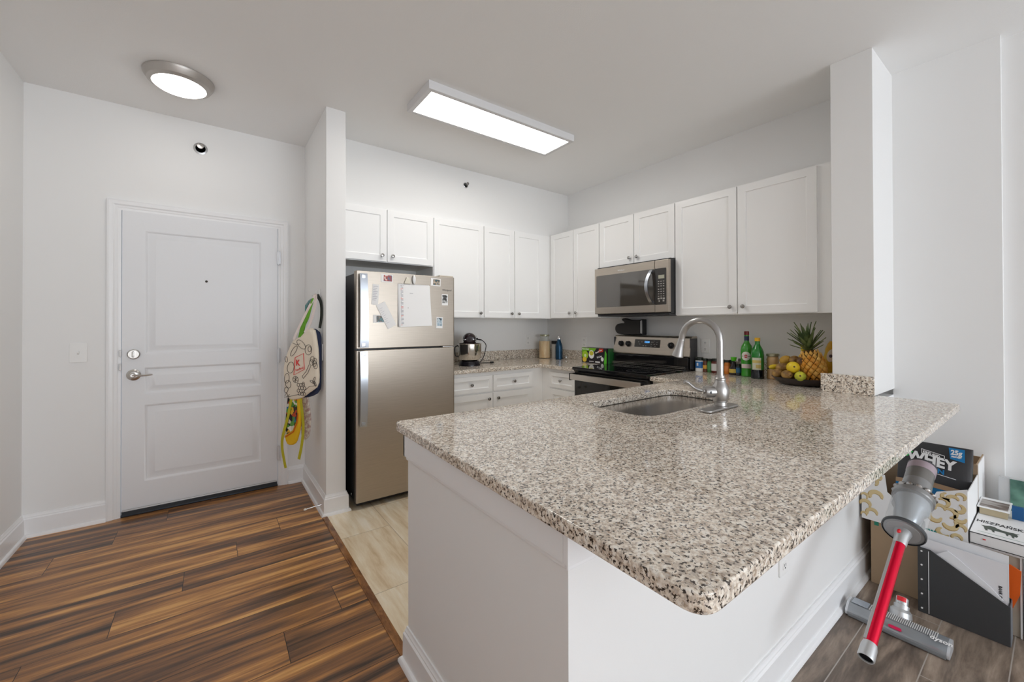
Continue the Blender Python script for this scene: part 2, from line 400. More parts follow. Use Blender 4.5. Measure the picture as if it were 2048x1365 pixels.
# entry door -------------------------------------------------------
def casing():
    prof = [(0, 0), (0, .020), (.010, .022), (.020, .018), (.030, .018), (.038, .013), (.050, .013), (.056, .009), (.068, .008), (.068, 0)]   # (outward from the outer edge inwards, depth)
    bm = BM(); x0, x1, zt = -.555, .486, 2.098; R = []
    for (cx_, cz_, sx, sz) in ((x0, 0, 1, 0), (x0, zt, 1, -1), (x1, zt, -1, -1), (x1, 0, -1, 0)):
        R.append([Vector((cx_+sx*a, YD-b, cz_+sz*a)) for a, b in prof])
    return rings(bm, R)
struct('trim_3', casing(), trim_m)
jb = BM(); box(jb, -.4985, -.4865, YD-.004, YD+.1, 0, 2.045); box(jb, .4145, .4285, YD-.004, YD+.1, 0, 2.045); box(jb, -.4985, .4285, YD-.004, YD+.1, 2.035, 2.048)
struct('trim_4', jb, trim_m)
struct('trim_5', bx(-.487, .415, YD-.012, YD+.08, 0, .012, bev=.004), mat('dark_metal_threshold', (.03, .035, .045), .35, .6))
db = BM()
paneled(db, -.482, .411, .020, 2.030, .045, [(-.372, .304, .215, .735), (-.372, .304, .800, .985), (-.372, .304, 1.070, 1.912)],
        [(.006, .001), (.016, .009), (.030, .010), (.055, .003), (.060, .002)], lambda u, d, z: Vector((u, 3.682+d, z)))
door = obj('door_1', db, door_m, kind='structure', at=(-.035, 3.682, .02))
sw = BM(); box(sw, -.480, .409, 3.676, 3.690, .012, .040); obj('door_sweep', sw, mat('sweep', (.025, .03, .035), .5), door)
pl = BM(); box(pl, -.478, .407, 3.674, 3.680, .040, .050); obj('sweep_rail', pl, mat('sweep_rail_aluminium', (.6, .6, .6), .4, 1), door)
hd = BM(); lathe(hd, [(.001, 0), (.036, 0), (.037, .004), (.030, .010), (.024, .012), (.022, .016), (.013, .018), (.013, .050), (.010, .054), (.001, .054)], (-.424, 3.682, .937), (0, -1, 0))
tube(hd, smooth_pts([(-.424, 3.636, .937), (-.405, 3.632, .938), (-.375, 3.634, .934), (-.325, 3.640, .936)]), [.010]*6+[.008]*6+[.007]*6+[.005], flat=(1, .7))
obj('lever_handle', hd, nick_m, door, label='satin nickel lever handle')
dbm = BM(); lathe(dbm, [(.001, 0), (.033, 0), (.033, .006), (.027, .012), (.001, .012)], (-.424, 3.682, 1.075), (0, -1, 0)); box(dbm, -.430, -.418, 3.645, 3.672, 1.055, 1.095, bev=.005)
obj('deadbolt', dbm, nick_m, door, label='satin nickel deadbolt with thumb turn')
pk = BM(); lathe(pk, [(.001, 0), (.008, 0), (.008, .003), (.005, .004), (.001, .003)], (-.037, 3.684, 1.585), (0, -1, 0), 14); obj('peephole', pk, mat('brass_dark', (.05, .045, .04), .3, .8), door)
for zc in (1.03, .94):
    obj('strike_plate', bx(-.494, -.4835, 3.676, 3.690, zc+.03, zc+.075), dknob_m, door)
for z_ in (1.80, 1.03, .262):
    h_ = BM(); cyl(h_, (.418, 3.672, z_-.05), (.418, 3.672, z_+.05), .007, n=12); box(h_, .408, .430, 3.674, 3.684, z_-.048, z_+.048)
    for e in (-.056, .050): cyl(h_, (.418, 3.672, z_+e), (.418, 3.672, z_+e+.006), .009, n=12)
    obj('hinge', h_, mat('hinge_satin', (.70, .71, .73), .35, .7), door)

# light switches and outlets ------------------------------------------
def plate(name, cat, label, c, nrm, ud, kind, group=None, w=.07, h=.115):
    """c centre on the wall, nrm out of wall, ud = horizontal direction"""
    n_ = Vector(nrm); u_ = Vector(ud); z_ = Vector((0, 0, 1)); c = Vector(c)
    t = thing(name, label, cat, c, group)
    b = prism(rrect(-w/2, w/2, -h/2, h/2, .006), c+n_*.003, u_, z_, .006, .002); obj('cover_plate', b, white_m, t)
    if kind == 'switch':
        s = BM()
        vs = [c+n_*.006+u_*a+z_*b_ for a, b_ in ((-.005, -.012), (.005, -.012), (.005, .012), (-.005, .012))]; vt = [c+n_*.016+u_*a+z_*b_ for a, b_ in ((-.004, .0), (.004, .0), (.004, .010), (-.004, .010))]
        rings(s, [vs, vt]); obj('toggle', s, white_m, t)
    else:
        for dz in (-.026, .026):
            r_ = BM(); merge(r_, prism(fillet([(-.016, -.014), (.016, -.014), (.016, .014), (-.016, .014)], .008), c+n_*.0068+z_*dz, u_, z_, .002)); rc = obj('receptacle', r_, white_m, t)
            s = BM()
            for a in (-.006, .006): merge(s, prism([(a-.0012, -.002), (a+.0012, -.002), (a+.0012, .007), (a-.0012, .007)], c+n_*.0081+z_*dz, u_, z_, .0006))
            merge(s, prism([(.003*cos(k*pi/4), -.008+.003*sin(k*pi/4)) for k in range(8)], c+n_*.0081+z_*dz, u_, z_, .0006))
            obj('socket_slots', s, slot_m, rc)
    return t
plate('light_switch', 'light switch', 'white toggle light switch on the wall left of the entry door', (-.683, YD, 1.095), (0, -1, 0), (1, 0, 0), 'switch', w=.080, h=.122)
plate('light_switch', 'light switch', 'white toggle light switch on the pier wall behind the hanging bags', (.608, 3.045, 1.08), (-1, 0, 0), (0, -1, 0), 'switch')
plate('wall_outlet', 'outlet', 'white wall outlet behind the stand mixer cord, between mixer and tall glass jar', (2.946, YD, 1.085), (0, -1, 0), (1, 0, 0), 'outlet')
plate('wall_outlet', 'outlet', 'white wall outlet behind the tea carton left of the range', (XR, 3.085, 1.075), (-1, 0, 0), (0, -1, 0), 'outlet')
plate('wall_outlet', 'outlet', 'white wall outlet above the spice jars right of the range', (XR, 1.742, 1.088), (-1, 0, 0), (0, -1, 0), 'outlet')
plate('wall_outlet', 'outlet', 'white wall outlet low on the bar wall below the granite overhang', (1.665, .611, .418), (0, -1, 0), (1, 0, 0), 'outlet', w=.078, h=.12)
plate('wall_outlet', 'outlet', 'white wall outlet beside the stand mixer, with the black plug in it', (2.240, YD, 1.118), (0, -1, 0), (1, 0, 0), 'outlet')

# sprinklers ------------------------------------------
def sprinkler(c, label, r=.036):
    t = thing('fire_sprinkler', label, 'sprinkler', c); c = Vector(c); a = (0, -1, 0)
    b = BM(); lathe(b, [(.001, 0), (r, 0), (r, .003), (r*.72, .006), (r*.66, -.004), (.001, -.004)], c, a, 28); obj('escutcheon', b, mat('escutcheon_white', (.45, .45, .45), .3, .6), t)
    b = BM(); cyl(b, c, c+Vector((0, -.022, 0)), .011, n=14)
    for s in (-1, 1): tube(b, smooth_pts([c+Vector((s*.010, -.018, 0)), c+Vector((s*.014, -.030, 0)), c+Vector((s*.004, -.042, 0))], 4), .003, 8)
    obj('sprinkler_body', b, mat('sprinkler_metal', (.30, .29, .28), .25, 1), t)
    b = BM(); lathe(b, [(.001, 0), (r*.5, .001), (r*.45, .004), (.001, .005)], c+Vector((0, -.042, .006)), a, 18); obj('deflector', b, mat('sprinkler_metal', (.3, .3, .3), .25, 1), t)
sprinkler((-.073, YD, 2.545), 'chrome sprinkler head high on the wall above the entry door', .042)
sprinkler((1.917, 3.338, 2.582), 'small dark sprinkler head on the soffit above the kitchen cabinets', .026)

# ceiling lights ------------------------------------------
t = thing('flush_dome_light', 'round flush ceiling light with bronze-grey ring over the entry floor', 'ceiling light', (-.16, 3.10, C))
b = BM(); lathe(b, [(.155, 0), (.168, -.001), (.166, -.014), (.150, -.040), (.128, -.050), (.125, -.046), (.12, -.02)], (-.16, 3.10, C), n=48, cap=False); obj('metal_ring', b, mat('ring_nickel', (.50, .47, .44), .4, .7), t)
glow_m = mat('lit_diffuser', (1, .98, .95), .5, emit=16, ecol=(1, .96, .91))
b = BM(); lathe(b, [(.001, -.078), (.05, -.076), (.09, -.069), (.115, -.058), (.127, -.046), (.120, -.03)], (-.16, 3.10, C), n=40, cap=False); obj('glass_diffuser', b, glow_m, t)
t = thing('ceiling_panel_light', 'long rectangular white ceiling light panel over the kitchen', 'ceiling light', (1.64, 2.40, C))
PX0, PX1, PY0, PY1 = 1.036, 2.249, 2.236, 2.580
b = curve_mesh([rrect(PX0, PX1, PY0, PY1, .004, 2), rrect(PX0+.032, PX1-.032, PY0+.032, PY1-.032, .002, 2)], .052, .003); bmesh.ops.translate(b, vec=(0, 0, C-.0262), verts=b.verts)
obj('panel_frame', b, mat('panel_frame_white', (.72, .72, .73), .4), t)
obj('light_diffuser', bx(PX0+.030, PX1-.030, PY0+.030, PY1-.030, C-.048, C-.044), mat('lit_panel', (1, 1, 1), .5, emit=17, ecol=(1, .97, .92)), t)
obj('back_plate', bx(PX0+.006, PX1-.006, PY0+.006, PY1-.006, C-.0005, C-.003), black_m, t)

# ------------------------------------------------------------------ cabinets
SH = [(.052, .0), (.0525, .007), (.058, .008)]
def knob(bm, c, ax):
    return lathe(bm, [(.005, 0), (.005, .012), (.0075, .015), (.0135, .020), (.0145, .024), (.012, .028), (.001, .0295)], c, ax, 18)
def cab_door(parent, mp, ax, u0, u1, z0, z1, kn=None, name='door', steps=SH, fi=None):
    bm = BM(); i = .052 if fi is None else fi
    paneled(bm, u0, u1, z0, z1, .019, [(u0+i, u1-i, z0+i, z1-i)], [(.001, .006), (.006, .008)], mp)
    d = obj(name, bm, cab_m, parent, ang=12)
    if kn:
        k = BM(); knob(k, mp(kn[0], 0, kn[1]), ax); obj('knob', k, dknob_m, d)
    return d
GAP = .0015
# back wall cabinets (fronts look toward -y)
def back_cab(label, x0, x1, z0, z1, doors, side=False, name='wall_cabinet', y1=YD, group=None):
    t = thing(name, label, 'cabinet', ((x0+x1)/2, y1, z0))
    obj('cabinet_box', bx(x0, x1, 3.339, y1, z0, z1), cab_m if not side else cabside_m, t)
    obj('face_frame', bx(x0, x1+(.021 if x1 > 2.9 else 0), 3.321, 3.339, z0, z1), cab_m, t)
    for u0, u1, kn in doors: cab_door(t, XB(3.302), (0, -1, 0), u0, u1, z0+.006, z1-.008, kn)
    return t
ZT = 2.226; ZB = 1.332
back_cab('short two-door white wall cabinet over the refrigerator', .736, 1.572, 1.782, ZT, [(.742, 1.152, (1.112, 1.835)), (1.160, 1.564, (1.200, 1.835))], side=True)
back_cab('single-door white wall cabinet right of the refrigerator', 1.573, 2.098, ZB, ZT, [(1.578, 2.093, (2.052, 1.378))])
back_cab('two-door white wall cabinet in the back corner, on the back wall', 2.099, 2.944, ZB, ZT, [(2.104, 2.460, (2.420, 1.378)), (2.470, 2.836, (2.510, 1.378))])
def right_cab(label, y0, y1, z0, z1, doors, name='wall_cabinet', m=cab_m):
    t = thing(name, label, 'cabinet', (XR, (y0+y1)/2, z0))
    obj('cabinet_box', bx(2.984, XR, y0, y1, z0, z1), m, t)
    obj('face_frame', bx(2.966, 2.984, y0, y1, z0, z1), cab_m, t)
    for u0, u1, kn in doors: cab_door(t, XR_(2.947), (-1, 0, 0), u0, u1, z0+.006, z1-.006, kn)
    return t
ZR = 2.235
right_cab('two-door white wall cabinet in the corner left of the microwave', 2.609, 3.3205, ZB, ZR, [(2.957, 3.296, (2.995, 1.385)), (2.614, 2.948, (2.905, 1.385))])
right_cab('short two-door white wall cabinet over the microwave', 1.826, 2.608, 1.790, ZR, [(2.220, 2.602, (2.255, 1.850)), (1.831, 2.211, (2.175, 1.850))])
right_cab('tall two-door white wall cabinet right of the microwave, next to the column', .778, 1.825, ZB, ZR, [(1.357, 1.820, (1.395, 1.388)), (.886, 1.347, (1.308, 1.388))])

# base cabinets
def drawer(parent, mp, ax, u0, u1, z0, z1): return cab_door(parent, mp, ax, u0, u1, z0, z1, ((u0+u1)/2, (z0+z1)/2), 'drawer', fi=.036)
KC = .8835
t = thing('base_cabinet', 'white base cabinet with two drawers and two doors right of the refrigerator', 'cabinet', (2.1, YD, 0))
obj('cabinet_box', bx(1.560, 2.585, 3.062, YD, .1, KC-.0335), cab_m, t); obj('toe_kick', bx(1.560, 2.6, 3.13, 3.2, .001, .1), cab_m, t)
obj('face_frame', bx(1.560, 2.6135, 3.045, 3.062, .1, KC-.0335), cab_m, t)
for a, b_, kx in ((1.566, 2.010, 1.965), (2.022, 2.468, 2.062)):
    drawer(t, XB(3.026), (0, -1, 0), a, b_, .676, .818)
    cab_door(t, XB(3.026), (0, -1, 0), a, b_, .115, .660, (kx, .612))
t = thing('base_cabinet', 'narrow white base cabinet with one drawer between the corner and the range', 'cabinet', (XR, 2.8, 0))
obj('cabinet_box', bx(2.632, XR, 2.580, 3.044, .1, KC-.0335), cab_m, t); obj('toe_kick', bx(2.70, 2.78, 2.580, 3.2, .001, .1), cab_m, t)
obj('face_frame', bx(2.614, 2.632, 2.580, 3.044, .1, KC-.0335), cab_m, t)
drawer(t, XR_(2.595), (-1, 0, 0), 2.588, 2.925, .676, .818); cab_door(t, XR_(2.595), (-1, 0, 0), 2.588, 2.925, .115, .660, (2.63, .612))
t = thing('base_cabinet', 'base cabinet between the range and the sink counter, only its top strip showing', 'cabinet', (XR, 1.6, 0))
obj('cabinet_box', bx(2.632, XR, .78, 1.800, .1, KC-.0335), cab_m, t); obj('toe_kick', bx(2.70, 2.78, .78, 1.800, .001, .1), cab_m, t)
obj('face_frame', bx(2.614, 2.632, 1.47, 1.800, .1, KC-.0335), cabside_m, t)
cab_door(t, XR_(2.595), (-1, 0, 0), 1.50, 1.795, .115, .660, (1.54, .612)); drawer(t, XR_(2.595), (-1, 0, 0), 1.50, 1.795, .676, .818)
t = thing('sink_cabinet', 'white sink base cabinet under the granite bar, facing the kitchen', 'cabinet', (1.6, .73, 0))
cb_ = BM(); box(cb_, .661, 1.35, .732, 1.455, .1, KC-.0335); box(cb_, 2.30, 2.61, .732, 1.455, .1, KC-.0335); box(cb_, 1.35, 2.30, .732, 1.455, .1, .55); box(cb_, 1.35, 2.30, 1.44, 1.455, .55, KC-.0335)
obj('cabinet_box', cb_, cab_m, t); obj('toe_kick', bx(.661, 2.61, 1.36, 1.40, .001, .1), cab_m, t)
mpy = lambda u, d, z: Vector((u, 1.474-d, z))
for a, b_, kx in ((.67, 1.14, 1.10), (1.15, 1.62, 1.58), (1.63, 2.10, 1.67), (2.11, 2.58, 2.15)): cab_door(t, mpy, (0, 1, 0), a, b_, .115, .83, (kx, .78))

# ------------------------------------------------------------------ countertops
TK = .033
SINK = fillet([(1.430, 1.010), (2.190, 1.010), (2.190, 1.385), (1.430, 1.385)], .11, 10)
t = thing('granite_countertop', 'speckled granite bar and sink countertop with wide overhang in the foreground', 'countertop', (1.6, 1.0, KC-TK))
out = [(.545, .295), (2.845, .295), (2.845, .592), (2.809, .592), (2.809, .779), (XR-.001, .779), (XR-.001, 1.803), (2.580, 1.803), (2.580, 1.56), (.578, 1.572)]
b = curve_mesh([fillet(out, [.045, .012, 0, 0, 0, 0, 0, 0, .012, .035], 8), SINK], TK, .004); bmesh.ops.translate(b, vec=(0, 0, KC-TK/2), verts=b.verts)
obj('slab', b, gran_m, t)
b = BM(); box(b, 2.790, 2.809, .594, .826, KC+.0003, KC+.102, bev=.002); box(b, 2.81, XR-.021, .778, .797, KC+.0003, KC+.102, bev=.002); box(b, XR-.020, XR-.001, .80, 1.803, KC+.0003, KC+.102, bev=.002)
obj('backsplash', b, gran_m, t)
t = thing('granite_countertop', 'speckled granite corner countertop between refrigerator and range', 'countertop', (2.4, 3.4, KC-TK))
b = curve_mesh([[(1.548, 3.012), (2.573, 3.012), (2.573, 2.575), (XR-.001, 2.575), (XR-.001, YD-.001), (1.548, YD-.001)]], TK, .004); bmesh.ops.translate(b, vec=(0, 0, KC-TK/2), verts=b.verts)
obj('slab', b, gran_m, t)
b = BM(); box(b, 1.55, XR-.022, YD-.021, YD-.001, KC+.0003, KC+.100, bev=.002); box(b, XR-.021, XR-.001, 2.58, YD-.001, KC+.0003, KC+.100, bev=.002); obj('backsplash', b, gran_m, t)

# sink + faucet
t = thing('kitchen_sink', 'undermount stainless steel sink sunk in the granite bar counter', 'sink', (1.81, 1.2, KC-.23))
b = BM(); R = []
for s, z_ in ((1.0, KC-TK-.001), (.995, KC-TK-.02), (.985, KC-.17), (.965, KC-.205), (.92, KC-.222), (.5, KC-.228), (.08, KC-.230)):
    cx_, cy_ = 1.81, 1.1975
    k = (s-1)*.38
    R.append([Vector((cx_+(x-cx_)*(1+(s-1)*1.0), cy_+(y-cy_)*(1+(s-1)*1.0), z_)) for x, y in fillet([(1.424, 1.004), (2.196, 1.004), (2.196, 1.391), (1.424, 1.391)], .112, 10)])
rings(b, R); obj('bowl', b, sinkst_m, t, recalc=True)
b = BM(); lathe(b, [(.001, .002), (.03, .002), (.043, .005), (.045, .0)], (1.81, 1.1975, KC-.2295)); obj('drain', b, chrome_m, t)
t = thing('kitchen_faucet', 'brushed steel pull-down gooseneck faucet behind the sink', 'faucet', (1.85, .925, KC))
b = curve_mesh([rrect(-.138, .138, -.030, .030, .0295, 10)], .010, .004); bmesh.ops.translate(b, vec=(1.832, .922, KC+.0055), verts=b.verts); obj('deck_plate', b, faucet_m, t)
b = BM(); lathe(b, [(.001, .006), (.034, .006), (.034, .012), (.028, .016), (.0275, .030), (.031, .034), (.031, .040), (.035, .050), (.037, .070), (.036, .088), (.031, .104), (.024, .118), (.022, .128), (.024, .131), (.024, .136), (.020, .140), (.018, .150)], (1.85, .925, KC), n=32); obj('faucet_body', b, faucet_m, t)
arc = [(1.85, .925, KC+.145), (1.85, .925, 1.185)]
for k in range(1, 11):
    a = pi*k/11; arc.append((1.85, 1.018-.093*cos(a), 1.190+.093*sin(a)))
arc.append((1.85, 1.113, 1.185))
b = tube(BM(), arc, .0145, 18); obj('spout', b, faucet_m, t)
d_ = Vector((0, .022, -.085)).normalized()
b = BM(); lathe(b, [(.0155, 0), (.0165, .004), (.016, .012), (.019, .045), (.0265, .082), (.0265, .088), (.020, .090), (.001, .090)], (1.85, 1.112, 1.192), d_, 28); obj('spray_head', b, faucet_m, t)
b = BM(); hb = Vector((1.85, .925, KC+.075)); hx = Vector((-.78, .62, .0)).normalized()
lathe(b, [(.025, .015), (.0265, .045), (.0275, .047), (.0275, .060), (.025, .070), (.012, .074), (.001, .074)], hb, hx, 26)
hub = obj('handle_hub', b, faucet_m, t)
p0 = hb+hx*.06
b = tube(BM(), smooth_pts([p0+Vector((0, 0, .0)), p0+hx*.025+Vector((0, 0, .006)), p0+hx*.055+Vector((0, 0, .016)), p0+hx*.085+Vector((0, 0, .040)), p0+hx*.100+Vector((0, 0, .046))], 5), [.017]*5+[.0125]*5+[.011]*5+[.013]*5+[.012], 14, flat=(1, .75)); obj('lever', b, faucet_m, hub)
b = BM(); lathe(b, [(.001, 0), (.006, 0), (.006, .002), (.001, .002)], hb+hx*.058+Vector((-.012, -.0235, .0)), (-.5, -.86, 0), 14); obj('temperature_mark', b, black_m, hub)

# ------------------------------------------------------------------ refrigerator
FX0, FX1, FY = .786, 1.541, 2.860
t = thing('refrigerator', 'stainless steel top-freezer refrigerator covered with photos and notes', 'refrigerator', (1.163, 3.2, 0)); fridge = t
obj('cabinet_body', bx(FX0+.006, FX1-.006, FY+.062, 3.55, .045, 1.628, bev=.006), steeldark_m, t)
b = BM(); box(b, FX0+.02, FX1-.02, FY+.055, FY+.075, .012, .10); obj('toe_grille', b, mat('grille_dark', (.035, .033, .032), .6), t)
obj('door_gasket', bx(FX0+.012, FX1-.012, FY+.052, FY+.064, .07, 1.62), black_m, t)
def fridge_door(z0, z1, name):
    pts = fillet([(0, 0), (FX1-FX0, 0), (FX1-FX0, .052), (0, .052)], [.012, .012, .002, .002], 5)
    b = prism(pts, (FX0, FY, (z0+z1)/2), (1, 0, 0), (0, 1, 0), z1-z0, .003)
    return obj(name, b, steel_m, t)
fz_ = fridge_door(1.103, 1.640, 'freezer_door'); fd_ = fridge_door(.048, 1.090, 'refrigerator_door')
hs_m = mat('handle_steel', (.50, .53, .58), .26, 1)
def fhandle(z0, z1, par, wtop, wbot):
    b = BM(); n = 14; R = []
    for k in range(n+1):
        s = k/n; z_ = z0+(z1-z0)*s; y_ = FY-.050+.014*(2*s-1)**2
        w_ = wbot+(wtop-wbot)*s
        R.append([Vector((.803, y_, z_)), Vector((.803+w_, y_-.004, z_)), Vector((.803+w_, y_+.010, z_)), Vector((.803, y_+.014, z_))])
    rings(b, R)
    for z_ in (z0+.02, z1-.02): box(b, .812, .840, FY-.042, FY+.002, z_-.014, z_+.014, bev=.003)
    obj('door_handle', b, hs_m, par)
fhandle(1.112, 1.618, fz_, .048, .056); fhandle(.575, 1.086, fd_, .050, .046)
b = BM(); box(b, FX1-.125, FX1-.004, FY+.012, FY+.09, 1.640, 1.652, bev=.004); obj('hinge_cover', b, mat('hinge_cover_beige', (.50, .44, .36), .5), t)
b = BM(); box(b, FX1-.10, FX1-.01, FY+.004, FY+.05, 1.091, 1.102, bev=.003); obj('hinge_bracket', b, chrome_m, t)
b = text_bm('Whirlpool', .019, (1.434, FY-.0006, 1.531), (1, 0, 0), (0, 0, 1), .0003, .0003); obj('brand_lettering', b, mat('logo_grey', (.10, .10, .10), .4), fz_)
for x_ in (FX0+.05, FX1-.07):
    b = BM(); cyl(b, (x_, FY+.1, 0), (x_, FY+.1, .045), .014, n=12); obj('foot', b, black_m, t)
b = BM(); blob(b, (FX0-.004, FY+.10, .085), .006, .010, .010, 8, 6); obj('leveling_screw', b, chrome_m, t)

# things stuck on the freezer door
def note(name, cat, label, cx_, cz_, w, h, rot=0, m=paper_m, thick=.0012, off=.0007, group=None):
    c = Vector((cx_, FY-off-thick/2, cz_)); a = radians(rot)
    xd = Vector((cos(a), 0, sin(a))); zd = Vector((-sin(a), 0, cos(a)))
    t = thing(name, label, cat, c, group)
    b = prism(rrect(-w/2, w/2, -h/2, h/2, .001, 1), c, xd, zd, thick); obj('sheet', b, m, t)
    return t, c, xd, zd, thick/2
def marks(par, name, c, xd, zd, off, quads, m):
    b = BM(); nn = xd.cross(zd)
    for (x0, x1, z0_, z1_) in quads: merge(b, prism([(x0, z0_), (x1, z0_), (x1, z1_), (x0, z1_)], Vector(c)+nn*(off+.0002), xd, zd, .0003))
    return obj(name, b, m, par)
def photo_m(name, cols, seed):
    m, N, L, P = nmat(name); tc = N.new('ShaderNodeTexCoord'); mp = N.new('ShaderNodeMapping'); mp.inputs['Location'].default_value = (seed, seed*2.3, seed); L.new(tc.outputs['Object'], mp.inputs[0])
    n = N.new('ShaderNodeTexNoise'); n.inputs['Scale'].default_value = 45; n.inputs['Detail'].default_value = 2; L.new(mp.outputs[0], n.inputs['Vector'])
    r = N.new('ShaderNodeValToRGB')
    while len(r.color_ramp.elements) < len(cols): r.color_ramp.elements.new(.5)
    for i, (e, c) in enumerate(zip(r.color_ramp.elements, cols)): e.position = .35+.3*i/(len(cols)-1); e.color = (*c, 1)
    L.new(n.outputs['Fac'], r.inputs['Fac']); L.new(r.outputs[0], P.inputs['Base Color']); P.inputs['Roughness'].default_value = .3
    return m
def photo(label, cx_, cz_, w, h, cols, seed, win, rot=0, off=.0007):
    t, c, xd, zd, hf = note('instant_photo', 'photo', label, cx_, cz_, w, h, rot, off=off, group=None)
    marks(t, 'picture', c, xd, zd, hf, [win], photo_m('snapshot_%d' % seed, cols, seed)); return t
photo('instant photo with people and red background at the top left of the freezer door', .9995, 1.598, .085, .056, [(.75, .7, .66), (.45, .08, .06), (.30, .04, .04), (.10, .16, .25)], 1, (-.024, .036, -.020, .023), -1)
photo('instant photo with teal background at the top right of the freezer door', 1.378, 1.594, .082, .058, [(.05, .12, .16), (.12, .10, .07), (.55, .45, .35), (.08, .14, .16)], 2, (-.022, .035, -.022, .022), -2)
photo('upright black and white instant photo below the appliance logo', 1.455, 1.461, .053, .086, [(.03, .03, .03), (.1, .1, .1), (.7, .72, .72), (.35, .36, .36)], 3, (-.0215, .0215, -.025, .037))
photo('upright pale blue instant photo low on the right of the freezer door', 1.409, 1.283, .055, .086, [(.04, .05, .06), (.35, .48, .58), (.62, .70, .75), (.1, .1, .1)], 4, (-.022, .022, -.025, .037), -2)
photo('instant photo of dark figures on a teal ground, half under the tilted receipt', .948, 1.309, .094, .056, [(.12, .30, .33), (.05, .05, .05), (.25, .20, .16), (.45, .55, .55)], 5, (-.024, .040, -.020, .022))
t, c, xd, zd, hf = note('receipt', 'receipt', 'narrow upright printed receipt on the left of the freezer door', .917, 1.480, .047, .145, -4)
marks(t, 'print', c, xd, zd, hf, [(-.018, .016-.006*(k % 3), .055-.012*k, .058-.012*k) for k in range(9)], mat('faint_print', (.45, .45, .52), .7))
t, c, xd, zd, hf = note('receipt', 'receipt', 'long tilted receipt crossing an instant photo on the freezer door', .994, 1.335, .068, .186, 27, off=.0030)
marks(t, 'print', c, xd, zd, hf, [(-.026, .0-.01*(k % 2), .060-.014*k, .0615-.014*k) for k in range(9)], mat('faint_print', (.45, .45, .52), .7))
# wall calendar pad
t = thing('calendar_pad', 'white tear-off monthly calendar pad hanging on the freezer door', 'calendar', (1.21, FY, 1.40))
for k, (dx, dz) in enumerate(((0, 0), (.004, -.002), (.009, -.004))):
    y_ = FY-.0030-k*.0022
    b = BM(); R = []
    for i in range(9):
        s = i/8; z_ = 1.566-.312*s+dz; bow = .010*s*s*(1+.3*k)
        x0_, x1_ = 1.078+dx+.002*s, 1.322+dx*.4+.014*s
        R.append([Vector((x0_, y_-bow, z_)), Vector((x1_, y_-bow*.7, z_+.010*s)), Vector((x1_, y_-bow*.7+.0012, z_+.010*s)), Vector((x0_, y_-bow+.0012, z_))])
    rings(b, R); obj('page', b, paper_m, t)
b = BM(); br = BM()
for k in range(31):
    s = (k+1.2)/33; z_ = 1.566-.312*s-.004; yy = FY-.0080-.0165*s*s-.0006
    (box(br if k % 7 in (2, 3) else b, 1.097, 1.104+.012*(k % 3 != 0), yy-.0003, yy, z_-.0022, z_+.0022))
box(b, 1.094, 1.122, FY-.0085, FY-.0080, 1.5545, 1.5580)
obj('date_column', b, mat('calendar_grey_ink', (.45, .45, .48), .7), t); obj('holiday_dates', br, mat('calendar_red_ink', (.75, .38, .36), .7), t)
b = BM(); yy = FY-.0115
box(b, 1.165, 1.190, yy, yy+.0004, 1.497, 1.500); box(b, 1.150, 1.155, FY-.0125, FY-.0121, 1.388, 1.394); obj('handwriting', b, mat('pencil_grey', (.40, .40, .42), .7), t)
b = BM(); wi = BM()
for k in range(24): tube(wi, [(1.085+.0098*k, FY-.0095, 1.560), (1.085+.0098*k, FY-.006, 1.570), (1.085+.0098*k, FY-.0015, 1.562)], .0008, 5)
obj('wire_binding', wi, mat('binding_wire', (.75, .75, .75), .3, .8), t)
t = thing('magnetic_clip', 'white oval magnetic clip holding the calendar pad', 'magnet', (1.2, FY, 1.60))
b = BM(); blob(b, (1.199, FY-.011, 1.601), .013, .009, .033, 14, 10); obj('grip', b, mat('clip_white', (.80, .80, .80), .3), t)
t = thing('fridge_magnet', 'small cream triangular magnet left of the white oval clip', 'magnet', (1.145, FY, 1.585))
obj('magnet_body', prism(fillet([(-.024, -.018), (.024, -.018), (.018, .022), (-.004, .030)], .004), (1.147, FY-.006, 1.586), (1, 0, 0), (0, 0, 1), .010, .002), mat('magnet_cream', (.72, .68, .58), .5), t)

# ------------------------------------------------------------------ range
RY0, RY1 = 1.806, 2.572
t = thing('electric_range', 'stainless and black electric range with glass cooktop between the counters', 'stove', (2.85, 2.19, 0))
obj('range_body', bx(2.615, 3.225, RY0+.004, RY1-.004, .02, .872), steeldark_m, t)
obj('cooktop', bx(2.548, 3.17, RY0, RY1, .868, .896, bev=.006), blackgl_m, t)
b = BM()
ringm = mat('burner_ring_grey', (.10, .10, .10), .2)
for cx_, cy_, r in ((2.73, 2.40, .085), (2.73, 1.99, .11), (3.0, 2.40, .11), (3.0, 1.99, .085)):
    for rr in (r, r*.62): merge(b, place(curve_mesh([[(rr*cos(k*pi/20), rr*sin(k*pi/20)) for k in range(40)], [((rr-.003)*cos(k*pi/20), (rr-.003)*sin(k*pi/20)) for k in range(40)]], .0003), (cx_, cy_, .8963), (1, 0, 0), (0, 1, 0)))
obj('burner_marks', b, ringm, t)
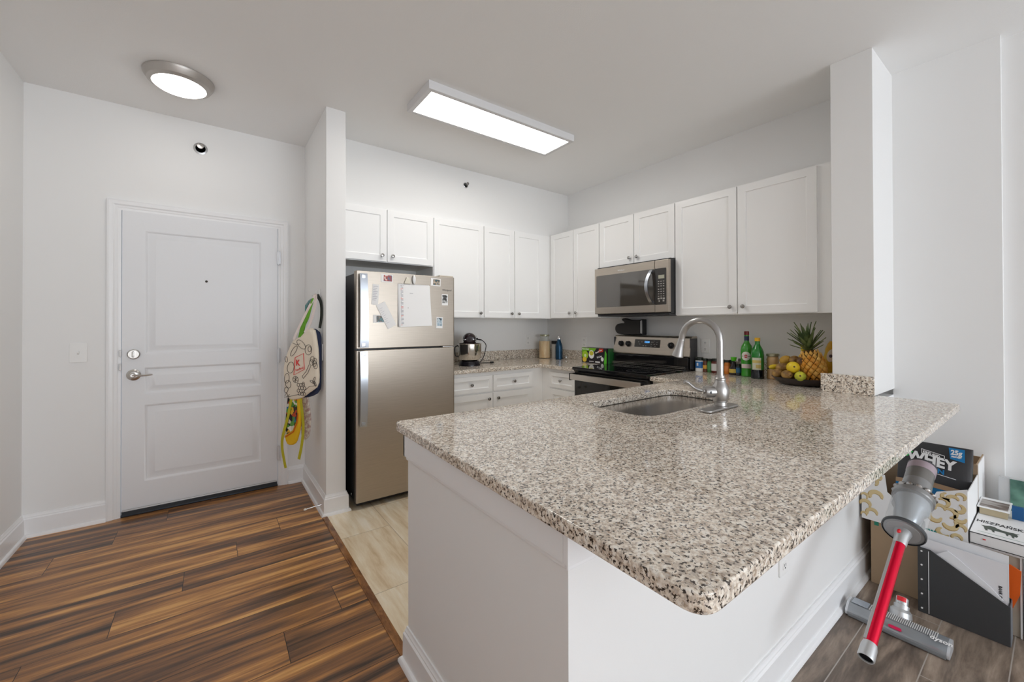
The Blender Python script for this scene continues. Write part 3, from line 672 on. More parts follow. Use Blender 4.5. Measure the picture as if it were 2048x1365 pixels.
# oven door
b = BM(); box(b, 2.572, 2.614, RY0+.006, RY1-.006, .205, .852, bev=.005); od = obj('oven_door', b, mat('oven_black_glass', (.018, .017, .016), .06, spec=.7), t)
obj('oven_window', bx(2.5705, 2.574, RY0+.13, RY1-.13, .36, .66), mat('oven_window_glass', (.045, .042, .038), .05, spec=.7), od)
b = BM(); box(b, 2.512, 2.530, RY0+.030, RY1-.008, .787, .838, bev=.004); obj('door_handle', b, mat('handle_stainless_warm', (.70, .65, .59), .3, 1), od)
b = BM(); box(b, 2.510, 2.578, RY0-.002, RY0+.030, .780, .842, bev=.004); box(b, 2.510, 2.578, RY1-.010, RY1+.0, .780, .842, bev=.003); obj('handle_end_cap', b, blackgl_m, od)
obj('storage_drawer', bx(2.575, 2.612, RY0+.006, RY1-.006, .04, .195, bev=.004), mat('drawer_stainless', (.55, .52, .48), .3, 1), t)
# back guard
b = prism([(0, .896), (.115, .896), (.115, .990), (.006, .990), (.002, .975)], (3.105, (RY0+RY1)/2, 0), (1, 0, 0), (0, 0, 1), RY1-RY0-.012, .003); obj('back_riser', b, blackgl_m, t)
for z_ in (.902, .914): obj('trim_rail', bx(3.080, 3.106, RY0+.02, RY1-.004, z_, z_+.004), mat('rail_stainless', (.6, .58, .55), .25, 1), t)
b = BM(); R = []
for y_ in (RY0-.006, RY1+.006):
    R.append([Vector((x_, y_, z_)) for x_, z_ in [(a+3.100, c) for a, c in fillet([(.004, .995), (.125, .995), (.125, 1.166), (.040, 1.166)], [.012, .004, .006, .022], 5)]])
rings(b, R); cp = obj('control_panel', b, steel_m, t)
for y_ in (RY0-.0065, RY1+.001): obj('panel_end_cap', bx(3.12, 3.222, y_-.0015, y_+.006, .90, 1.15, bev=.002), steeldark_m, t)
def panelx(z_): return 3.104+(z_-.995)/.171*.036
nrm = Vector((-.171, 0, .036)).normalized()
for y_ in (2.492, 2.410, 1.972, 1.885):
    c = Vector((panelx(1.086), y_, 1.086)); b = BM(); lathe(b, [(.001, -.002), (.026, -.002), (.027, .004), (.021, .008), (.019, .026), (.016, .030), (.001, .030)], c, nrm, 24)
    k_ = obj('control_knob', b, black_m, cp)
    b = BM(); cc = c+nrm*.030; merge(b, prism([(-.0035, -.019), (.0035, -.019), (.0035, .019), (-.0035, .019)], cc+nrm*.003, Vector((0, -1, 0)), Vector((0, -1, 0)).cross(nrm)*-1, .010)); obj('knob_grip', b, black_m, k_)
upd = Vector((.036, 0, .171)).normalized(); c = Vector((panelx(1.096), 2.211, 1.096))+nrm*.0006
b = prism(rrect(-.131, .131, -.035, .035, .003, 2), c, (0, -1, 0), upd, .003); dp = obj('display_panel', b, mat('display_glass', (.03, .026, .022), .15), cp)
b = text_bm('12:24', .024, c+Vector((0, .028, 0))+upd*.004+nrm*.002, (0, -1, 0), upd, .0002, .0008); obj('clock_digits', b, mat('blue_digits', (.05, .25, .6), .5, emit=1.6, ecol=(.12, .45, 1)), dp)
b = BM()
for yy, zz in [(-.09, .012), (-.075, -.008), (-.035, -.022), (-.01, -.022), (.045, .012), (.06, .012), (.045, -.006), (.075, -.006), (.045, -.024), (.085, -.024), (.10, .012), (.10, -.006), (-.055, .012)]:
    merge(b, prism([(-.006, -.0015), (.006, -.0015), (.006, .0015), (-.006, .0015)], c+Vector((0, -yy, 0))+upd*zz+nrm*.0018, (0, -1, 0), upd, .0003))
obj('touch_labels', b, mat('touch_label_grey', (.45, .43, .40), .5), dp)
for x_, y_ in ((2.66, RY0+.06), (2.66, RY1-.06), (3.15, RY0+.06), (3.15, RY1-.06)):
    b = BM(); cyl(b, (x_, y_, .001), (x_, y_, .025), .018, n=12); obj('foot', b, black_m, t)

# oven mitt on top of the back guard
t = thing('oven_mitt', 'dark charcoal oven mitt standing on top of the range back guard', 'oven mitt', (3.19, 2.44, 1.168))
pts = [(.0, .004), (.10, .0), (.20, .0), (.262, .002), (.300, .012), (.322, .035), (.328, .065), (.318, .095), (.290, .112), (.255, .115), (.228, .114), (.214, .120), (.222, .130), (.240, .138), (.246, .150), (.238, .162), (.215, .166), (.190, .160), (.150, .149), (.10, .145), (.050, .147), (.0, .154)]
for _ in range(2): pts = [q for i in range(len(pts)) for q in ((pts[i][0]*.75+pts[(i+1) % len(pts)][0]*.25, pts[i][1]*.75+pts[(i+1) % len(pts)][1]*.25), (pts[i][0]*.25+pts[(i+1) % len(pts)][0]*.75, pts[i][1]*.25+pts[(i+1) % len(pts)][1]*.75))]
b = puffed([(a, c*.97) for a, c in pts], (3.185, 2.278, 1.1675), (0, 1, 0), (0, 0, 1), .046, .006)
mt = obj('mitt_body', b, mat('quilted_charcoal', (.045, .042, .04), .85, bump=.4, bscale=60), t)
b = prism(fillet([(-.004, .004), (.008, .004), (.008, .146), (-.004, .146)], .004), (3.185, 2.278, 1.1675), (0, 1, 0), (0, 0, 1), .050, .004); obj('cuff_binding', b, mat('cuff_black', (.015, .015, .015), .7), mt)
b = prism(fillet([(.010, .012), (.030, .018), (.030, .130), (.010, .138)], .004), (3.1605, 2.278, 1.1675), (0, 1, 0), (0, 0, 1), .002); obj('lining', b, mat('lining_grey', (.5, .5, .5), .8), mt)

# ------------------------------------------------------------------ microwave
MY0, MY1, MZ0, MZ1, MX = 1.820, 2.576, 1.362, 1.776, 2.848
t = thing('microwave', 'stainless over-the-range microwave under the short wall cabinet', 'microwave', (3.05, 2.2, MZ0))
obj('microwave_body', bx(MX+.036, XR-.001, MY0+.004, MY1-.004, MZ0-.010, 1.789), mat('microwave_black', (.02, .021, .023), .35), t)
obj('bottom_vent', bx(MX+.03, XR-.02, MY0+.01, MY1-.01, MZ0-.022, MZ0-.011, bev=.003), steeldark_m, t)
ys = 1.941
b = bx(MX, MX+.035, ys+.001, MY1, MZ0, MZ1, bev=.004); md = obj('microwave_door', b, steel_m, t)
b = bx(MX, MX+.035, MY0, ys-.001, MZ0, MZ1, bev=.004); mc = obj('control_section', b, steel_m, t)
b = prism(rrect(-(MY1-.022), -(ys+.001), MZ0+.060, MZ1-.066, .006, 3), (MX-.0004, 0, 0), (0, -1, 0), (0, 0, 1), .003); obj('door_glass', b, mwglass_m, md)
b = prism(rrect(-(ys-.001), -(MY0+.018), MZ0+.060, MZ1-.066, .006, 3), (MX-.0004, 0, 0), (0, -1, 0), (0, 0, 1), .003); kp = obj('keypad_panel', b, mat('keypad_black', (.03, .027, .024), .12, spec=.7), mc)
b = bx(MX-.0028, MX-.0018, 1.854, 1.907, 1.628, 1.656); obj('display', b, mat('lcd_beige', (.42, .42, .33), .4), kp)
b = BM()
for r_ in range(7):
    for c_ in range(3):
        y_ = 1.905-.022*c_; z_ = 1.606-.0185*r_-(.006 if r_ > 2 else 0); box(b, MX-.0026, MX-.0019, y_-.0055, y_+.0055, z_-.003, z_+.003)
for y_, z_, w_ in ((1.905, 1.470, .008), (1.882, 1.472, .007), (1.860, 1.470, .009), (1.900, 1.450, .005), (1.862, 1.452, .007)): box(b, MX-.0026, MX-.0019, y_-w_, y_+w_, z_-.006, z_+.006)
obj('key_legends', b, mat('key_grey', (.42, .40, .37), .5), kp)
b = BM(); R = []
for k in range(17):
    s = k/16; z_ = 1.434+.268*s; x_ = MX-.014-.050*sin(pi*s)**.8; y_ = 1.962+.016*sin(pi*s)
    R.append([Vector((x_-.004, y_-.014, z_)), Vector((x_-.006, y_+.012, z_)), Vector((x_+.008, y_+.016, z_)), Vector((x_+.008, y_-.014, z_))])
rings(b, R); box(b, MX-.018, MX, 1.950, 1.974, 1.434, 1.452); box(b, MX-.018, MX, 1.950, 1.974, 1.684, 1.702); obj('door_handle', b, hs_m, md)
b = text_bm('Whirlpool', .017, (MX-.0006, 2.310, 1.731), (0, -1, 0), (0, 0, 1), .0003, .0002); obj('brand_lettering', b, mat('logo_silver', (.75, .75, .75), .4), md)

# ------------------------------------------------------------------ stand mixer
MX_, MY_ = 1.952, 3.330
t = thing('stand_mixer', 'small black stand mixer with steel bowl on the back counter by the refrigerator', 'mixer', (MX_, MY_, KC))
b = BM(); lathe(b, [(.001, 0), (.100, 0), (.100, .010), (.092, .038), (.086, .044), (.001, .044)], (MX_, MY_, KC), n=32); box(b, MX_-.06, MX_+.06, MY_+.02, MY_+.19, KC, KC+.04, bev=.012); obj('base', b, mat('mixer_black', (.010, .009, .012), .25), t)
b = BM(); lathe(b, [(.070, .0), (.095, .012), (.108, .050), (.112, .095), (.112, .158), (.116, .161), (.112, .163), (.106, .158), (.104, .09), (.08, .02), (.001, .01)], (MX_, MY_, KC+.045), n=36); bo = obj('mixing_bowl', b, mat('bowl_steel', (.70, .66, .60), .12, 1), t)
b = tube(BM(), smooth_pts([(MX_-.108, MY_-.02, KC+.19), (MX_-.135, MY_-.03, KC+.17), (MX_-.132, MY_-.03, KC+.10), (MX_-.104, MY_-.02, KC+.085)], 5), .0055, 8); obj('bowl_handle', b, black_m, bo)
b = BM(); box(b, MX_-.045, MX_+.045, MY_+.125, MY_+.19, KC+.03, KC+.25, bev=.02); obj('stand_column', b, mat('mixer_black', (.010, .009, .012), .25), t)
b = BM(); R = []
for y_, s in ((MY_-.085, .45), (MY_-.075, .75), (MY_-.05, .95), (MY_+.02, 1), (MY_+.12, 1), (MY_+.18, .9), (MY_+.21, .5)):
    R.append([Vector((MX_+.064*s*cos(2*pi*i/24), y_, KC+.248+.052*s*sin(2*pi*i/24)*(1.15 if i < 12 else 1))) for i in range(24)])
rings(b, R); cyl(b, (MX_, MY_-.02, KC+.165), (MX_, MY_-.02, KC+.22), .057, .062, 24); hd_ = obj('motor_head', b, mat('mixer_gloss', (.018, .010, .012), .12), t)
b = BM(); R = []
for y_, s in ((MY_-.083, .66), (MY_-.05, .965), (MY_+.02, 1.02), (MY_+.12, 1.02), (MY_+.18, .93)):
    R.append([Vector((MX_-.064*s, y_, KC+.244)), Vector((MX_+.064*s, y_, KC+.244)), Vector((MX_+.064*s, y_, KC+.250)), Vector((MX_-.064*s, y_, KC+.250))])
rings(b, R); obj('trim_band', b, chrome_m, hd_)
b = tube(BM(), [(MX_, MY_, KC+.06), (MX_, MY_, KC+.17)], .012, 10); obj('beater', b, chrome_m, t); t.rotation_euler.z = radians(-30)
t = thing('power_cord', 'black mixer cord looping from the wall outlet down to the counter', 'cord', (2.1, 3.6, KC))
b = tube(BM(), smooth_pts([(2.232, 3.665, 1.118), (2.262, 3.610, 1.108), (2.275, 3.550, 1.065), (2.254, 3.520, 1.018), (2.222, 3.510, .940), (2.150, 3.47, .8895), (2.10, 3.46, .8885), (2.07, 3.47, .8885)], 6), .0045, 8); obj('cable', b, black_m, t)
b = BM(); box(b, 2.212, 2.242, 3.645, 3.6865, 1.108, 1.130, bev=.005); cyl(b, (2.230, 3.66, 1.118), (2.258, 3.62, 1.110), .007, n=10); obj('plug', b, black_m, t)
t = thing('power_cord', 'loose black cord with its plug lying on the counter right of the mixer', 'cord', (2.2, 3.4, KC))
b = tube(BM(), smooth_pts([(2.058, 3.46, KC+.0045), (2.12, 3.44, KC+.0045), (2.18, 3.44, KC+.0045), (2.235, 3.40, KC+.0045)], 5), .0035, 8); obj('cable', b, black_m, t)
b = BM(); box(b, 2.228, 2.262, 3.378, 3.405, KC+.0005, KC+.018, bev=.005); obj('plug', b, black_m, t)

# ------------------------------------------------------------------ jars & bottles
glassm = mat('clear_glass', (.95, .97, .95), .02, trans=1, ior=1.35)
def bottle_lathe(c, prof, m, name, parent, n=28): b = BM(); lathe(b, prof, c, n=n); return obj(name, b, m, parent)
def T_(name, cat, label, c, group=None): return thing(name, label, cat, c, group)
c = (3.075, 3.545, KC); t = T_('glass_jar', 'jar', 'tall glass jar of golden grain in the back corner of the counter', c)
bottle_lathe(c, [(.001, .003), (.058, .003), (.066, .010), (.066, .205), (.050, .226), (.049, .245), (.052, .246), (.052, .250), (.045, .250)], mat('jar_glass', (.82, .88, .78), .05, alpha=.2, spec=.8), 'glass', t)
def two_tone(name, a, b_, sc=12, st=(1, 1, 1)):
    m, N, L, P = nmat(name); tc = N.new('ShaderNodeTexCoord'); mp = N.new('ShaderNodeMapping'); mp.inputs['Scale'].default_value = st; L.new(tc.outputs['Object'], mp.inputs[0])
    n = N.new('ShaderNodeTexNoise'); n.inputs['Scale'].default_value = sc; n.inputs['Detail'].default_value = 3; L.new(mp.outputs[0], n.inputs['Vector'])
    r = N.new('ShaderNodeValToRGB'); r.color_ramp.elements[0].position = .4; r.color_ramp.elements[1].position = .6; r.color_ramp.elements[0].color = (*a, 1); r.color_ramp.elements[1].color = (*b_, 1)
    L.new(n.outputs['Fac'], r.inputs['Fac']); L.new(r.outputs[0], P.inputs['Base Color']); P.inputs['Roughness'].default_value = .5; return m
bottle_lathe(c, [(.001, .005), (.063, .006), (.063, .195), (.001, .200)], two_tone('golden_grain', (.62, .36, .13), (.78, .58, .30), 18, (1, 1, .35)), 'grain', t)
bottle_lathe(c, [(.001, .250), (.052, .250), (.054, .256), (.054, .270), (.001, .274)], mat('jar_lid_olive', (.42, .42, .30), .3, .6), 'lid', t)
c = (3.150, 3.458, KC); t = T_('shaker_bottle', 'bottle', 'clear plastic bottle with black lid between grain jar and blue flask', c)
bottle_lathe(c, [(.001, .001), (.033, .001), (.036, .02), (.036, .14), (.030, .165), (.001, .165)], mat('cloudy_plastic', (.45, .44, .42), .25), 'bottle_body', t)
bottle_lathe(c, [(.001, .165), (.037, .165), (.037, .196), (.034, .200), (.001, .200)], black_m, 'lid', t)
c = (3.093, 3.325, KC); t = T_('steel_flask', 'bottle', 'dark blue steel flask with silver cap in the counter corner', c)
bottle_lathe(c, [(.001, .001), (.038, .001), (.040, .006), (.040, .135), (.036, .160), (.024, .195), (.019, .212), (.019, .222), (.001, .222)], mat('blue_steel', (.015, .06, .12), .25, .5), 'flask_body', t)
bottle_lathe(c, [(.001, .222), (.020, .222), (.020, .238), (.015, .252), (.001, .256)], chrome_m, 'cap', t)
c = (3.150, 3.270, KC); t = T_('steel_ball', 'stopper', 'small round silver ball on the counter right of the blue flask', c)
b = BM(); blob(b, (3.150, 3.270, KC+.0185), .018, .018, .018, 18, 14); obj('ball', b, chrome_m, t)

# tea carton
t = thing('tea_carton', 'black and green carton with kiwi and tea cup picture left of the range', 'carton', (3.05, 2.75, KC))
box_m = mat('carton_black', (.018, .014, .020), .35)
X0 = 3.045
b = bx(X0, X0+.10, 2.605, 2.932, KC+.001, KC+.150, bev=.001); tb = obj('carton_body', b, box_m, t)
def facex(x, pts, m, name, par, th=.0006, off=0): return obj(name, prism(pts, (x-.0004-off, 0, 0), (0, -1, 0), (0, 0, 1), th), m, par)
def ell(cy, cz, ry, rz, n=28, a0=0, a1=2*pi): return [(-cy+ry*cos(a0+(a1-a0)*k/n), cz+rz*sin(a0+(a1-a0)*k/n)) for k in range(n)]
facex(X0, [(-2.930, KC+.095), (-2.885, KC+.100), (-2.855, KC+.120), (-2.80, KC+.108), (-2.76, KC+.118), (-2.735, KC+.149), (-2.930, KC+.149)], mat('leaf_green', (.17, .42, .02), .4), 'leaf_print', tb)
facex(X0, ell(2.885, KC+.075, .042, .042), mat('kiwi_green', (.36, .58, .03), .4), 'kiwi_print', tb, off=.0006)
facex(X0, ell(2.883, KC+.070, .015, .016), mat('kiwi_core', (.75, .85, .5), .4), 'kiwi_core_print', tb, off=.0012)
facex(X0, ell(2.893, KC+.030, .028, .024), mat('mango_yellow', (.80, .55, .05), .4), 'mango_print', tb, off=.0012)
facex(X0, ell(2.800, KC+.085, .035, .042), paper_m, 'cup_print', tb, off=.0006)
facex(X0, ell(2.800, KC+.097, .028, .022), mat('tea_yellow', (.62, .56, .05), .4), 'tea_print', tb, off=.0012)
b = text_bm('Heaven & Earth', .017, (X0-.0016, 2.925, KC+.131), (0, -1, 0), (0, 0, 1), .0002, .0005, .85)
merge(b, text_bm('Green Tea', .020, (X0-.0016, 2.745, KC+.095), (0, -.9, .4), (0, .4, .9), .0002, .0008)); merge(b, text_bm('K-Cup', .024, (X0-.0016, 2.725, KC+.05), (0, -.9, .3), (0, .3, .9), .0002, .0008))
for q in ((2.77, 2.83, .013, .019), (2.69, 2.75, .008, .020)): merge(b, prism([(-q[1], KC+q[2]), (-q[0], KC+q[2]), (-q[0], KC+q[3]), (-q[1], KC+q[3])], (X0-.0010, 0, 0), (0, -1, 0), (0, 0, 1), .0004))
merge(b, prism(ell(2.66, KC+.045, .017, .020), (X0-.0010, 0, 0), (0, -1, 0), (0, 0, 1), .0004))
obj('carton_lettering', b, paper_m, tb)
facex(X0, [(-2.715, KC+.105), (-2.650, KC+.118), (-2.650, KC+.148), (-2.700, KC+.148)], mat('carton_red', (.55, .04, .02), .4), 'red_flash', tb)
facex(X0, [(-2.640, KC+.002), (-2.607, KC+.002), (-2.607, KC+.10), (-2.625, KC+.135)], mat('leaf_bright', (.10, .50, .03), .4), 'leaf_blade_print', tb)
t2 = thing('tea_carton', 'green carton with round emblem standing between the kiwi carton and the range', 'carton', (3.1, 2.59, KC))
b = bx(3.06, 3.17, 2.582, 2.603, KC+.001, KC+.148, bev=.001); 
b2 = obj('carton_body', b, mat('carton_dark_green', (.02, .13, .03), .4), t2)

# spice jars along the right backsplash
def spice(label, y_, x_, r, h, lidh, lid_m, body_m, lab_m=None, lab=(.25, .8), name='spice_jar', cat='spice jar', glassn=None, group=None):
    c = (x_, y_, KC); t = thing(name, label, cat, c, group)
    bottle_lathe(c, [(.001, .001), (r*.94, .001), (r, .005), (r, h*.86), (r*.82, h*.97), (r*.78, h), (.001, h)], body_m, 'jar_body', t, 24)
    bottle_lathe(c, [(.001, h), (r*.93, h), (r*.93, h+lidh-.002), (r*.88, h+lidh), (.001, h+lidh)], lid_m, 'lid', t, 24)
    if lab_m: b = BM(); lathe(b, [(r+.0006, h*lab[0]), (r+.0009, h*lab[0]), (r+.0009, h*lab[1]), (r+.0006, h*lab[1])], c, n=24, cap=False); obj('label_band', b, lab_m, t)
    return t
can = thing('seasoning_can', 'blue and white seasoning canister with black lid next to the range', 'canister', (3.174, 1.752, KC))
c = (3.172, 1.752, KC)
bottle_lathe(c, [(.001, .001), (.030, .001), (.031, .004), (.031, .090), (.001, .094)], mat('canister_white', (.80, .80, .78), .3), 'can_body', can)
b = BM(); lathe(b, [(.0313, .030), (.0316, .030), (.0316, .082), (.0313, .082)], c, n=28, cap=False); obj('blue_label', b, mat('label_blue', (.03, .17, .48), .35), can)
b = text_bm('LAWRY', .011, (3.1395, 1.762, KC+.055), (0, -1, 0), (0, 0, 1), .0003, .0004, .8); obj('label_patch', bx(3.1385, 3.1410, 1.745, 1.757, KC+.048, KC+.072), paper_m, can); b.free()
bottle_lathe(c, [(.001, .094), (.029, .094), (.029, .112), (.026, .116), (.001, .116)], mat('lid_dark', (.015, .02, .015), .35), 'lid', can)
lid_m = mat('lid_dark', (.015, .02, .015), .35)
spice('small spice jar with amber label and dark lid, second from the range', 1.713, 3.185, .021, .090, .018, lid_m, mat('brown_spice', (.14, .045, .02), .3), mat('amber_label', (.75, .38, .05), .4), (.30, .62))
spice('small spice jar of green herbs with dark lid, third from the range', 1.672, 3.185, .021, .090, .018, lid_m, mat('herb_green', (.06, .20, .06), .35), mat('herb_label', (.09, .28, .10), .4), (.2, .8))
spice('spice jar with pale grey label and dark red contents, left of the faucet pipe', 1.627, 3.175, .027, .094, .018, lid_m, mat('paprika_red', (.12, .02, .012), .3), mat('pale_label', (.66, .66, .64), .4), (.2, .78))
spice('dark spice jar mostly hidden behind the faucet pipe', 1.585, 3.205, .020, .088, .018, lid_m, mat('pepper_dark', (.04, .03, .03), .3))
spice('orange spice jar with dark lid just right of the faucet pipe', 1.532, 3.172, .021, .090, .017, lid_m, mat('turmeric_orange', (.62, .20, .03), .35), mat('orange_label', (.72, .25, .07), .4), (.25, .7))
spice('dark spice jar with green lid between orange jar and soy bottle', 1.510, 3.202, .020, .095, .014, mat('lid_green', (.02, .07, .04), .4), mat('mixed_spice', (.12, .09, .08), .4))
t = thing('sauce_bottle', 'small dark sauce bottle with yellow label and bright green cap', 'bottle', (3.175, 1.478, KC)); c = (3.160, 1.478, KC)
bottle_lathe(c, [(.001, .001), (.030, .001), (.032, .010), (.030, .050), (.016, .085), (.013, .100), (.001, .100)], mat('soy_dark', (.02, .012, .012), .1), 'bottle_body', t)
b = BM(); lathe(b, [(.0318, .018), (.0325, .018), (.0310, .047), (.0305, .047)], c, n=24, cap=False); obj('label_band', b, mat('soy_label', (.62, .45, .08), .4), t)
bottle_lathe(c, [(.001, .108), (.014, .106), (.019, .120), (.021, .134), (.001, .135)], mat('cap_bright_green', (.10, .55, .02), .35), 'cap', t)
spice('pepper grinder jar of mixed peppercorns left of the tall green bottle', 1.436, 3.196, .026, .105, .018, mat('grinder_lid', (.10, .08, .09), .5), two_tone('peppercorns', (.05, .03, .03), (.45, .38, .34), 160), name='pepper_grinder', cat='grinder')
spice('blue-labelled small bottle in front of the peppercorn grinder', 1.440, 3.150, .016, .072, .014, lid_m, mat('bottle_blue_dark', (.02, .03, .05), .3), mat('label_deep_blue', (.03, .12, .25), .4), (.3, .8), name='spice_bottle')

# green glass bottles
gg = mat('green_glass', (.01, .20, .02), .05, spec=.6, coat=.5)
gl = mat('green_glass_light', (.05, .34, .03), .06, spec=.6, coat=.5)
c = (3.150, 1.381, KC); t = thing('vermouth_bottle', 'tall green bottle with round white label and dark red cap', 'bottle', c)
bottle_lathe(c, [(.001, .002), (.035, .002), (.037, .006), (.036, .020), (.034, .05), (.0375, .120), (.040, .165), (.0395, .195), (.034, .222), (.020, .245), (.0155, .256), (.0150, .303), (.001, .303)], gl, 'bottle_body', t, 32)
bottle_lathe(c, [(.001, .303), (.0165, .303), (.0165, .328), (.015, .330), (.001, .330)], mat('cap_dark_red', (.20, .015, .015), .35), 'cap', t)
b = BM(); lathe(b, [(.0158, .262), (.0163, .262), (.0163, .294), (.0158, .294)], c, n=24, cap=False); obj('neck_band', b, mat('neck_band_navy', (.03, .04, .10), .4), t)
def curved_label(c, r, z0, z1, a0, a1, m, name, par, roundl=False, n=20):
    """label wrapped on a cylinder; angles measured from -x axis toward -y"""
    b = BM(); top = []; bot = []
    for k in range(n+1):
        a = a0+(a1-a0)*k/n; p = Vector((c[0]-r*cos(a), c[1]-r*sin(a), 0))
        hh = (z1-z0)/2; zc = c[2]+(z0+z1)/2
        if roundl:
            q = (2*k/n-1); hh *= sqrt(max(1-q*q, .0005))
        top.append(b.verts.new((p.x, p.y, zc+hh))); bot.append(b.verts.new((p.x, p.y, zc-hh)))
    for k in range(n): b.faces.new((bot[k], bot[k+1], top[k+1], top[k]))
    return obj(name, b, m, par, recalc=False)
vm_lab = curved_label(c, .0405, .118, .182, -.5, 1.05, mat('label_cream', (.80, .78, .72), .4), 'round_label', t, True)
curved_label(c, .0412, .137, .161, -.02, .57, mat('label_red', (.55, .02, .03), .4), 'red_disc', t, True)
curved_label(c, .0410, .147, .151, -.48, 1.03, mat('label_band_dark', (.10, .03, .03), .4), 'band', t)
a_ = .28; nrm_ = Vector((-cos(a_), -sin(a_), 0)); tx = Vector((-sin(a_), cos(a_), 0))*-1
tx = Vector((sin(a_), -cos(a_), 0))
b = text_bm('MARTINI', .0085, Vector(c)+nrm_*.0418+Vector((0, 0, .1462))-tx*.017, tx, (0, 0, 1), .0002, .0004, .85); obj('label_lettering', b, paper_m, t)
curved_label(c, .0385, .062, .092, -.6, 1.1, mat('label_pinkish', (.72, .60, .58), .4), 'lower_label', t)
c = (3.080, 1.279, KC); t = thing('wine_bottle', 'shorter green bottle with yellow cap and rectangular cream label', 'bottle', c)
bottle_lathe(c, [(.001, .002), (.038, .002), (.040, .006), (.040, .165), (.038, .190), (.030, .212), (.018, .235), (.0155, .245), (.0155, .268), (.001, .268)], gg, 'bottle_body', t, 32)
bottle_lathe(c, [(.0403, .003), (.0406, .003), (.0406, .062), (.0403, .064)], mat('wine_dark', (.006, .010, .014), .06, coat=.4), 'wine_level', t, 32)
bottle_lathe(c, [(.001, .262), (.0175, .262), (.0175, .284), (.016, .286), (.001, .286)], mat('cap_yellow', (.82, .46, .02), .35), 'cap', t)
lb = curved_label(c, .0415, .064, .148, -.45, .95, mat('label_ivory', (.66, .66, .52), .45), 'label', t)
curved_label(c, .0419, .112, .130, -.43, .93, mat('label_gold', (.62, .50, .16), .45), 'gold_band', t)
curved_label(c, .0419, .075, .100, .15, .90, mat('label_gold', (.62, .50, .16), .45), 'gold_text_block', t)
c = (3.140, 1.205, KC); t = thing('glass_jar', 'squat glass jar of tan spread between the green bottles and the fruit dish', 'jar', c)
bottle_lathe(c, [(.001, .001), (.034, .001), (.038, .008), (.036, .030), (.036, .120), (.039, .135), (.034, .152), (.031, .158), (.001, .158)], mat('tan_spread', (.62, .40, .19), .25, coat=.5), 'jar_body', t, 28)
bottle_lathe(c, [(.001, .158), (.038, .158), (.039, .162), (.039, .174), (.036, .177), (.001, .177)], mat('jar_lid_olive', (.42, .42, .30), .3, .6), 'lid', t, 28)

# ------------------------------------------------------------------ fruit dish
FX, FYc = 2.985, .985
t = thing('fruit_dish', 'shallow dark brown oval dish holding fruit beside the column', 'dish', (FX, FYc, KC))
b = BM(); lathe(b, [(.001, .001), (.105, .001), (.135, .018), (.158, .044), (.162, .047), (.156, .047), (.130, .022), (.100, .009), (.001, .008)], (FX, FYc, KC), n=44, sx=1.0, sy=.86); obj('dish_body', b, mat('dish_brown', (.045, .033, .03), .35), t)
def fruit(name, cat, label, c, r, m, rot=(0, 0, 0), spot=None, group=None, tipm=None):
    from mathutils import Euler
    t = thing(name, label, cat, c, group); R_ = Euler(rot).to_matrix()
    b = BM(); blob(b, (0, 0, 0), *r, 22, 16, rot=R_); bmesh.ops.translate(b, vec=c, verts=b.verts); o = obj('flesh', b, m, t)
    ax = R_ @ Vector((-1, 0, 0)); b = BM(); lathe(b, [(.001, -.002), (.006, -.002), (.005, .003), (.001, .004)], Vector(c)+ax*(r[0]-.002), ax, 10); obj('stem_end', b, tipm or mat('stem_brown', (.10, .05, .02), .7), o)
kiwi = two_tone('kiwi_skin', (.20, .10, .025), (.42, .25, .07), 30); lemon = mat('lemon_skin', (.80, .58, .03), .35, bump=.3, bscale=300); lime = two_tone('lemon_green_tinge', (.62, .60, .04), (.45, .50, .05), 14)
fruit('lemon', 'fruit', 'bright yellow lemon on top of the fruit pile', (2.900, 1.000, KC+.112), (.040, .036, .036), lemon, (0, .2, .5))
fruit('lemon', 'fruit', 'green-tinged lemon at the front edge of the dish', (2.872, .952, KC+.063), (.037, .030, .030), lime, (0, .2, .3))
fruit('kiwi', 'fruit', 'brown kiwi at the left front edge of the dish', (2.905, 1.088, KC+.068), (.033, .030, .028), kiwi, (0, .3, 1.2), group=None)
fruit('kiwi', 'fruit', 'brown kiwi at the front of the dish between left kiwi and green lemon', (2.878, 1.026, KC+.066), (.036, .030, .028), kiwi, (0, 0, .9))
fruit('kiwi', 'fruit', 'brown kiwi stacked left of the bright lemon', (2.955, 1.078, KC+.102), (.040, .031, .030), kiwi, (0, .2, 1.6))
fruit('kiwi', 'fruit', 'golden kiwi topmost at the left of the pile', (3.010, 1.080, KC+.145), (.038, .032, .030), two_tone('kiwi_gold', (.50, .28, .03), (.62, .38, .06), 20), (0, .5, 1.2))
fruit('kiwi', 'fruit', 'brown kiwi behind the bright lemon', (2.990, 1.022, KC+.150), (.034, .030, .030), kiwi, (0, .1, .4))
fruit('kiwi', 'fruit', 'dark kiwi between the bright lemon and the pineapple', (2.945, .972, KC+.150), (.026, .024, .028), two_tone('kiwi_dark', (.09, .04, .015), (.24, .12, .04), 30), (0, .6, 0))
fruit('kiwi', 'fruit', 'kiwi buried in the middle of the pile under the lemon', (2.950, 1.030, KC+.060), (.030, .028, .030), kiwi)
t = thing('banana', 'short yellow banana tip poking out at the left of the dish', 'fruit', (2.95, 1.11, KC+.1))
b = tube(BM(), smooth_pts([(3.02, 1.085, KC+.085), (2.99, 1.115, KC+.098), (2.955, 1.140, KC+.100), (2.930, 1.150, KC+.094)], 5), [.010, .014, .016, .017, .017, .017, .017, .017, .017, .016, .015, .014, .011, .008, .006, .004], 12); obj('peel', b, mat('banana_yellow', (.75, .55, .03), .4), t)
b = BM(); blob(b, (2.928, 1.151, KC+.0935), .006, .006, .005, 8, 6); obj('tip', b, ink_m, t)
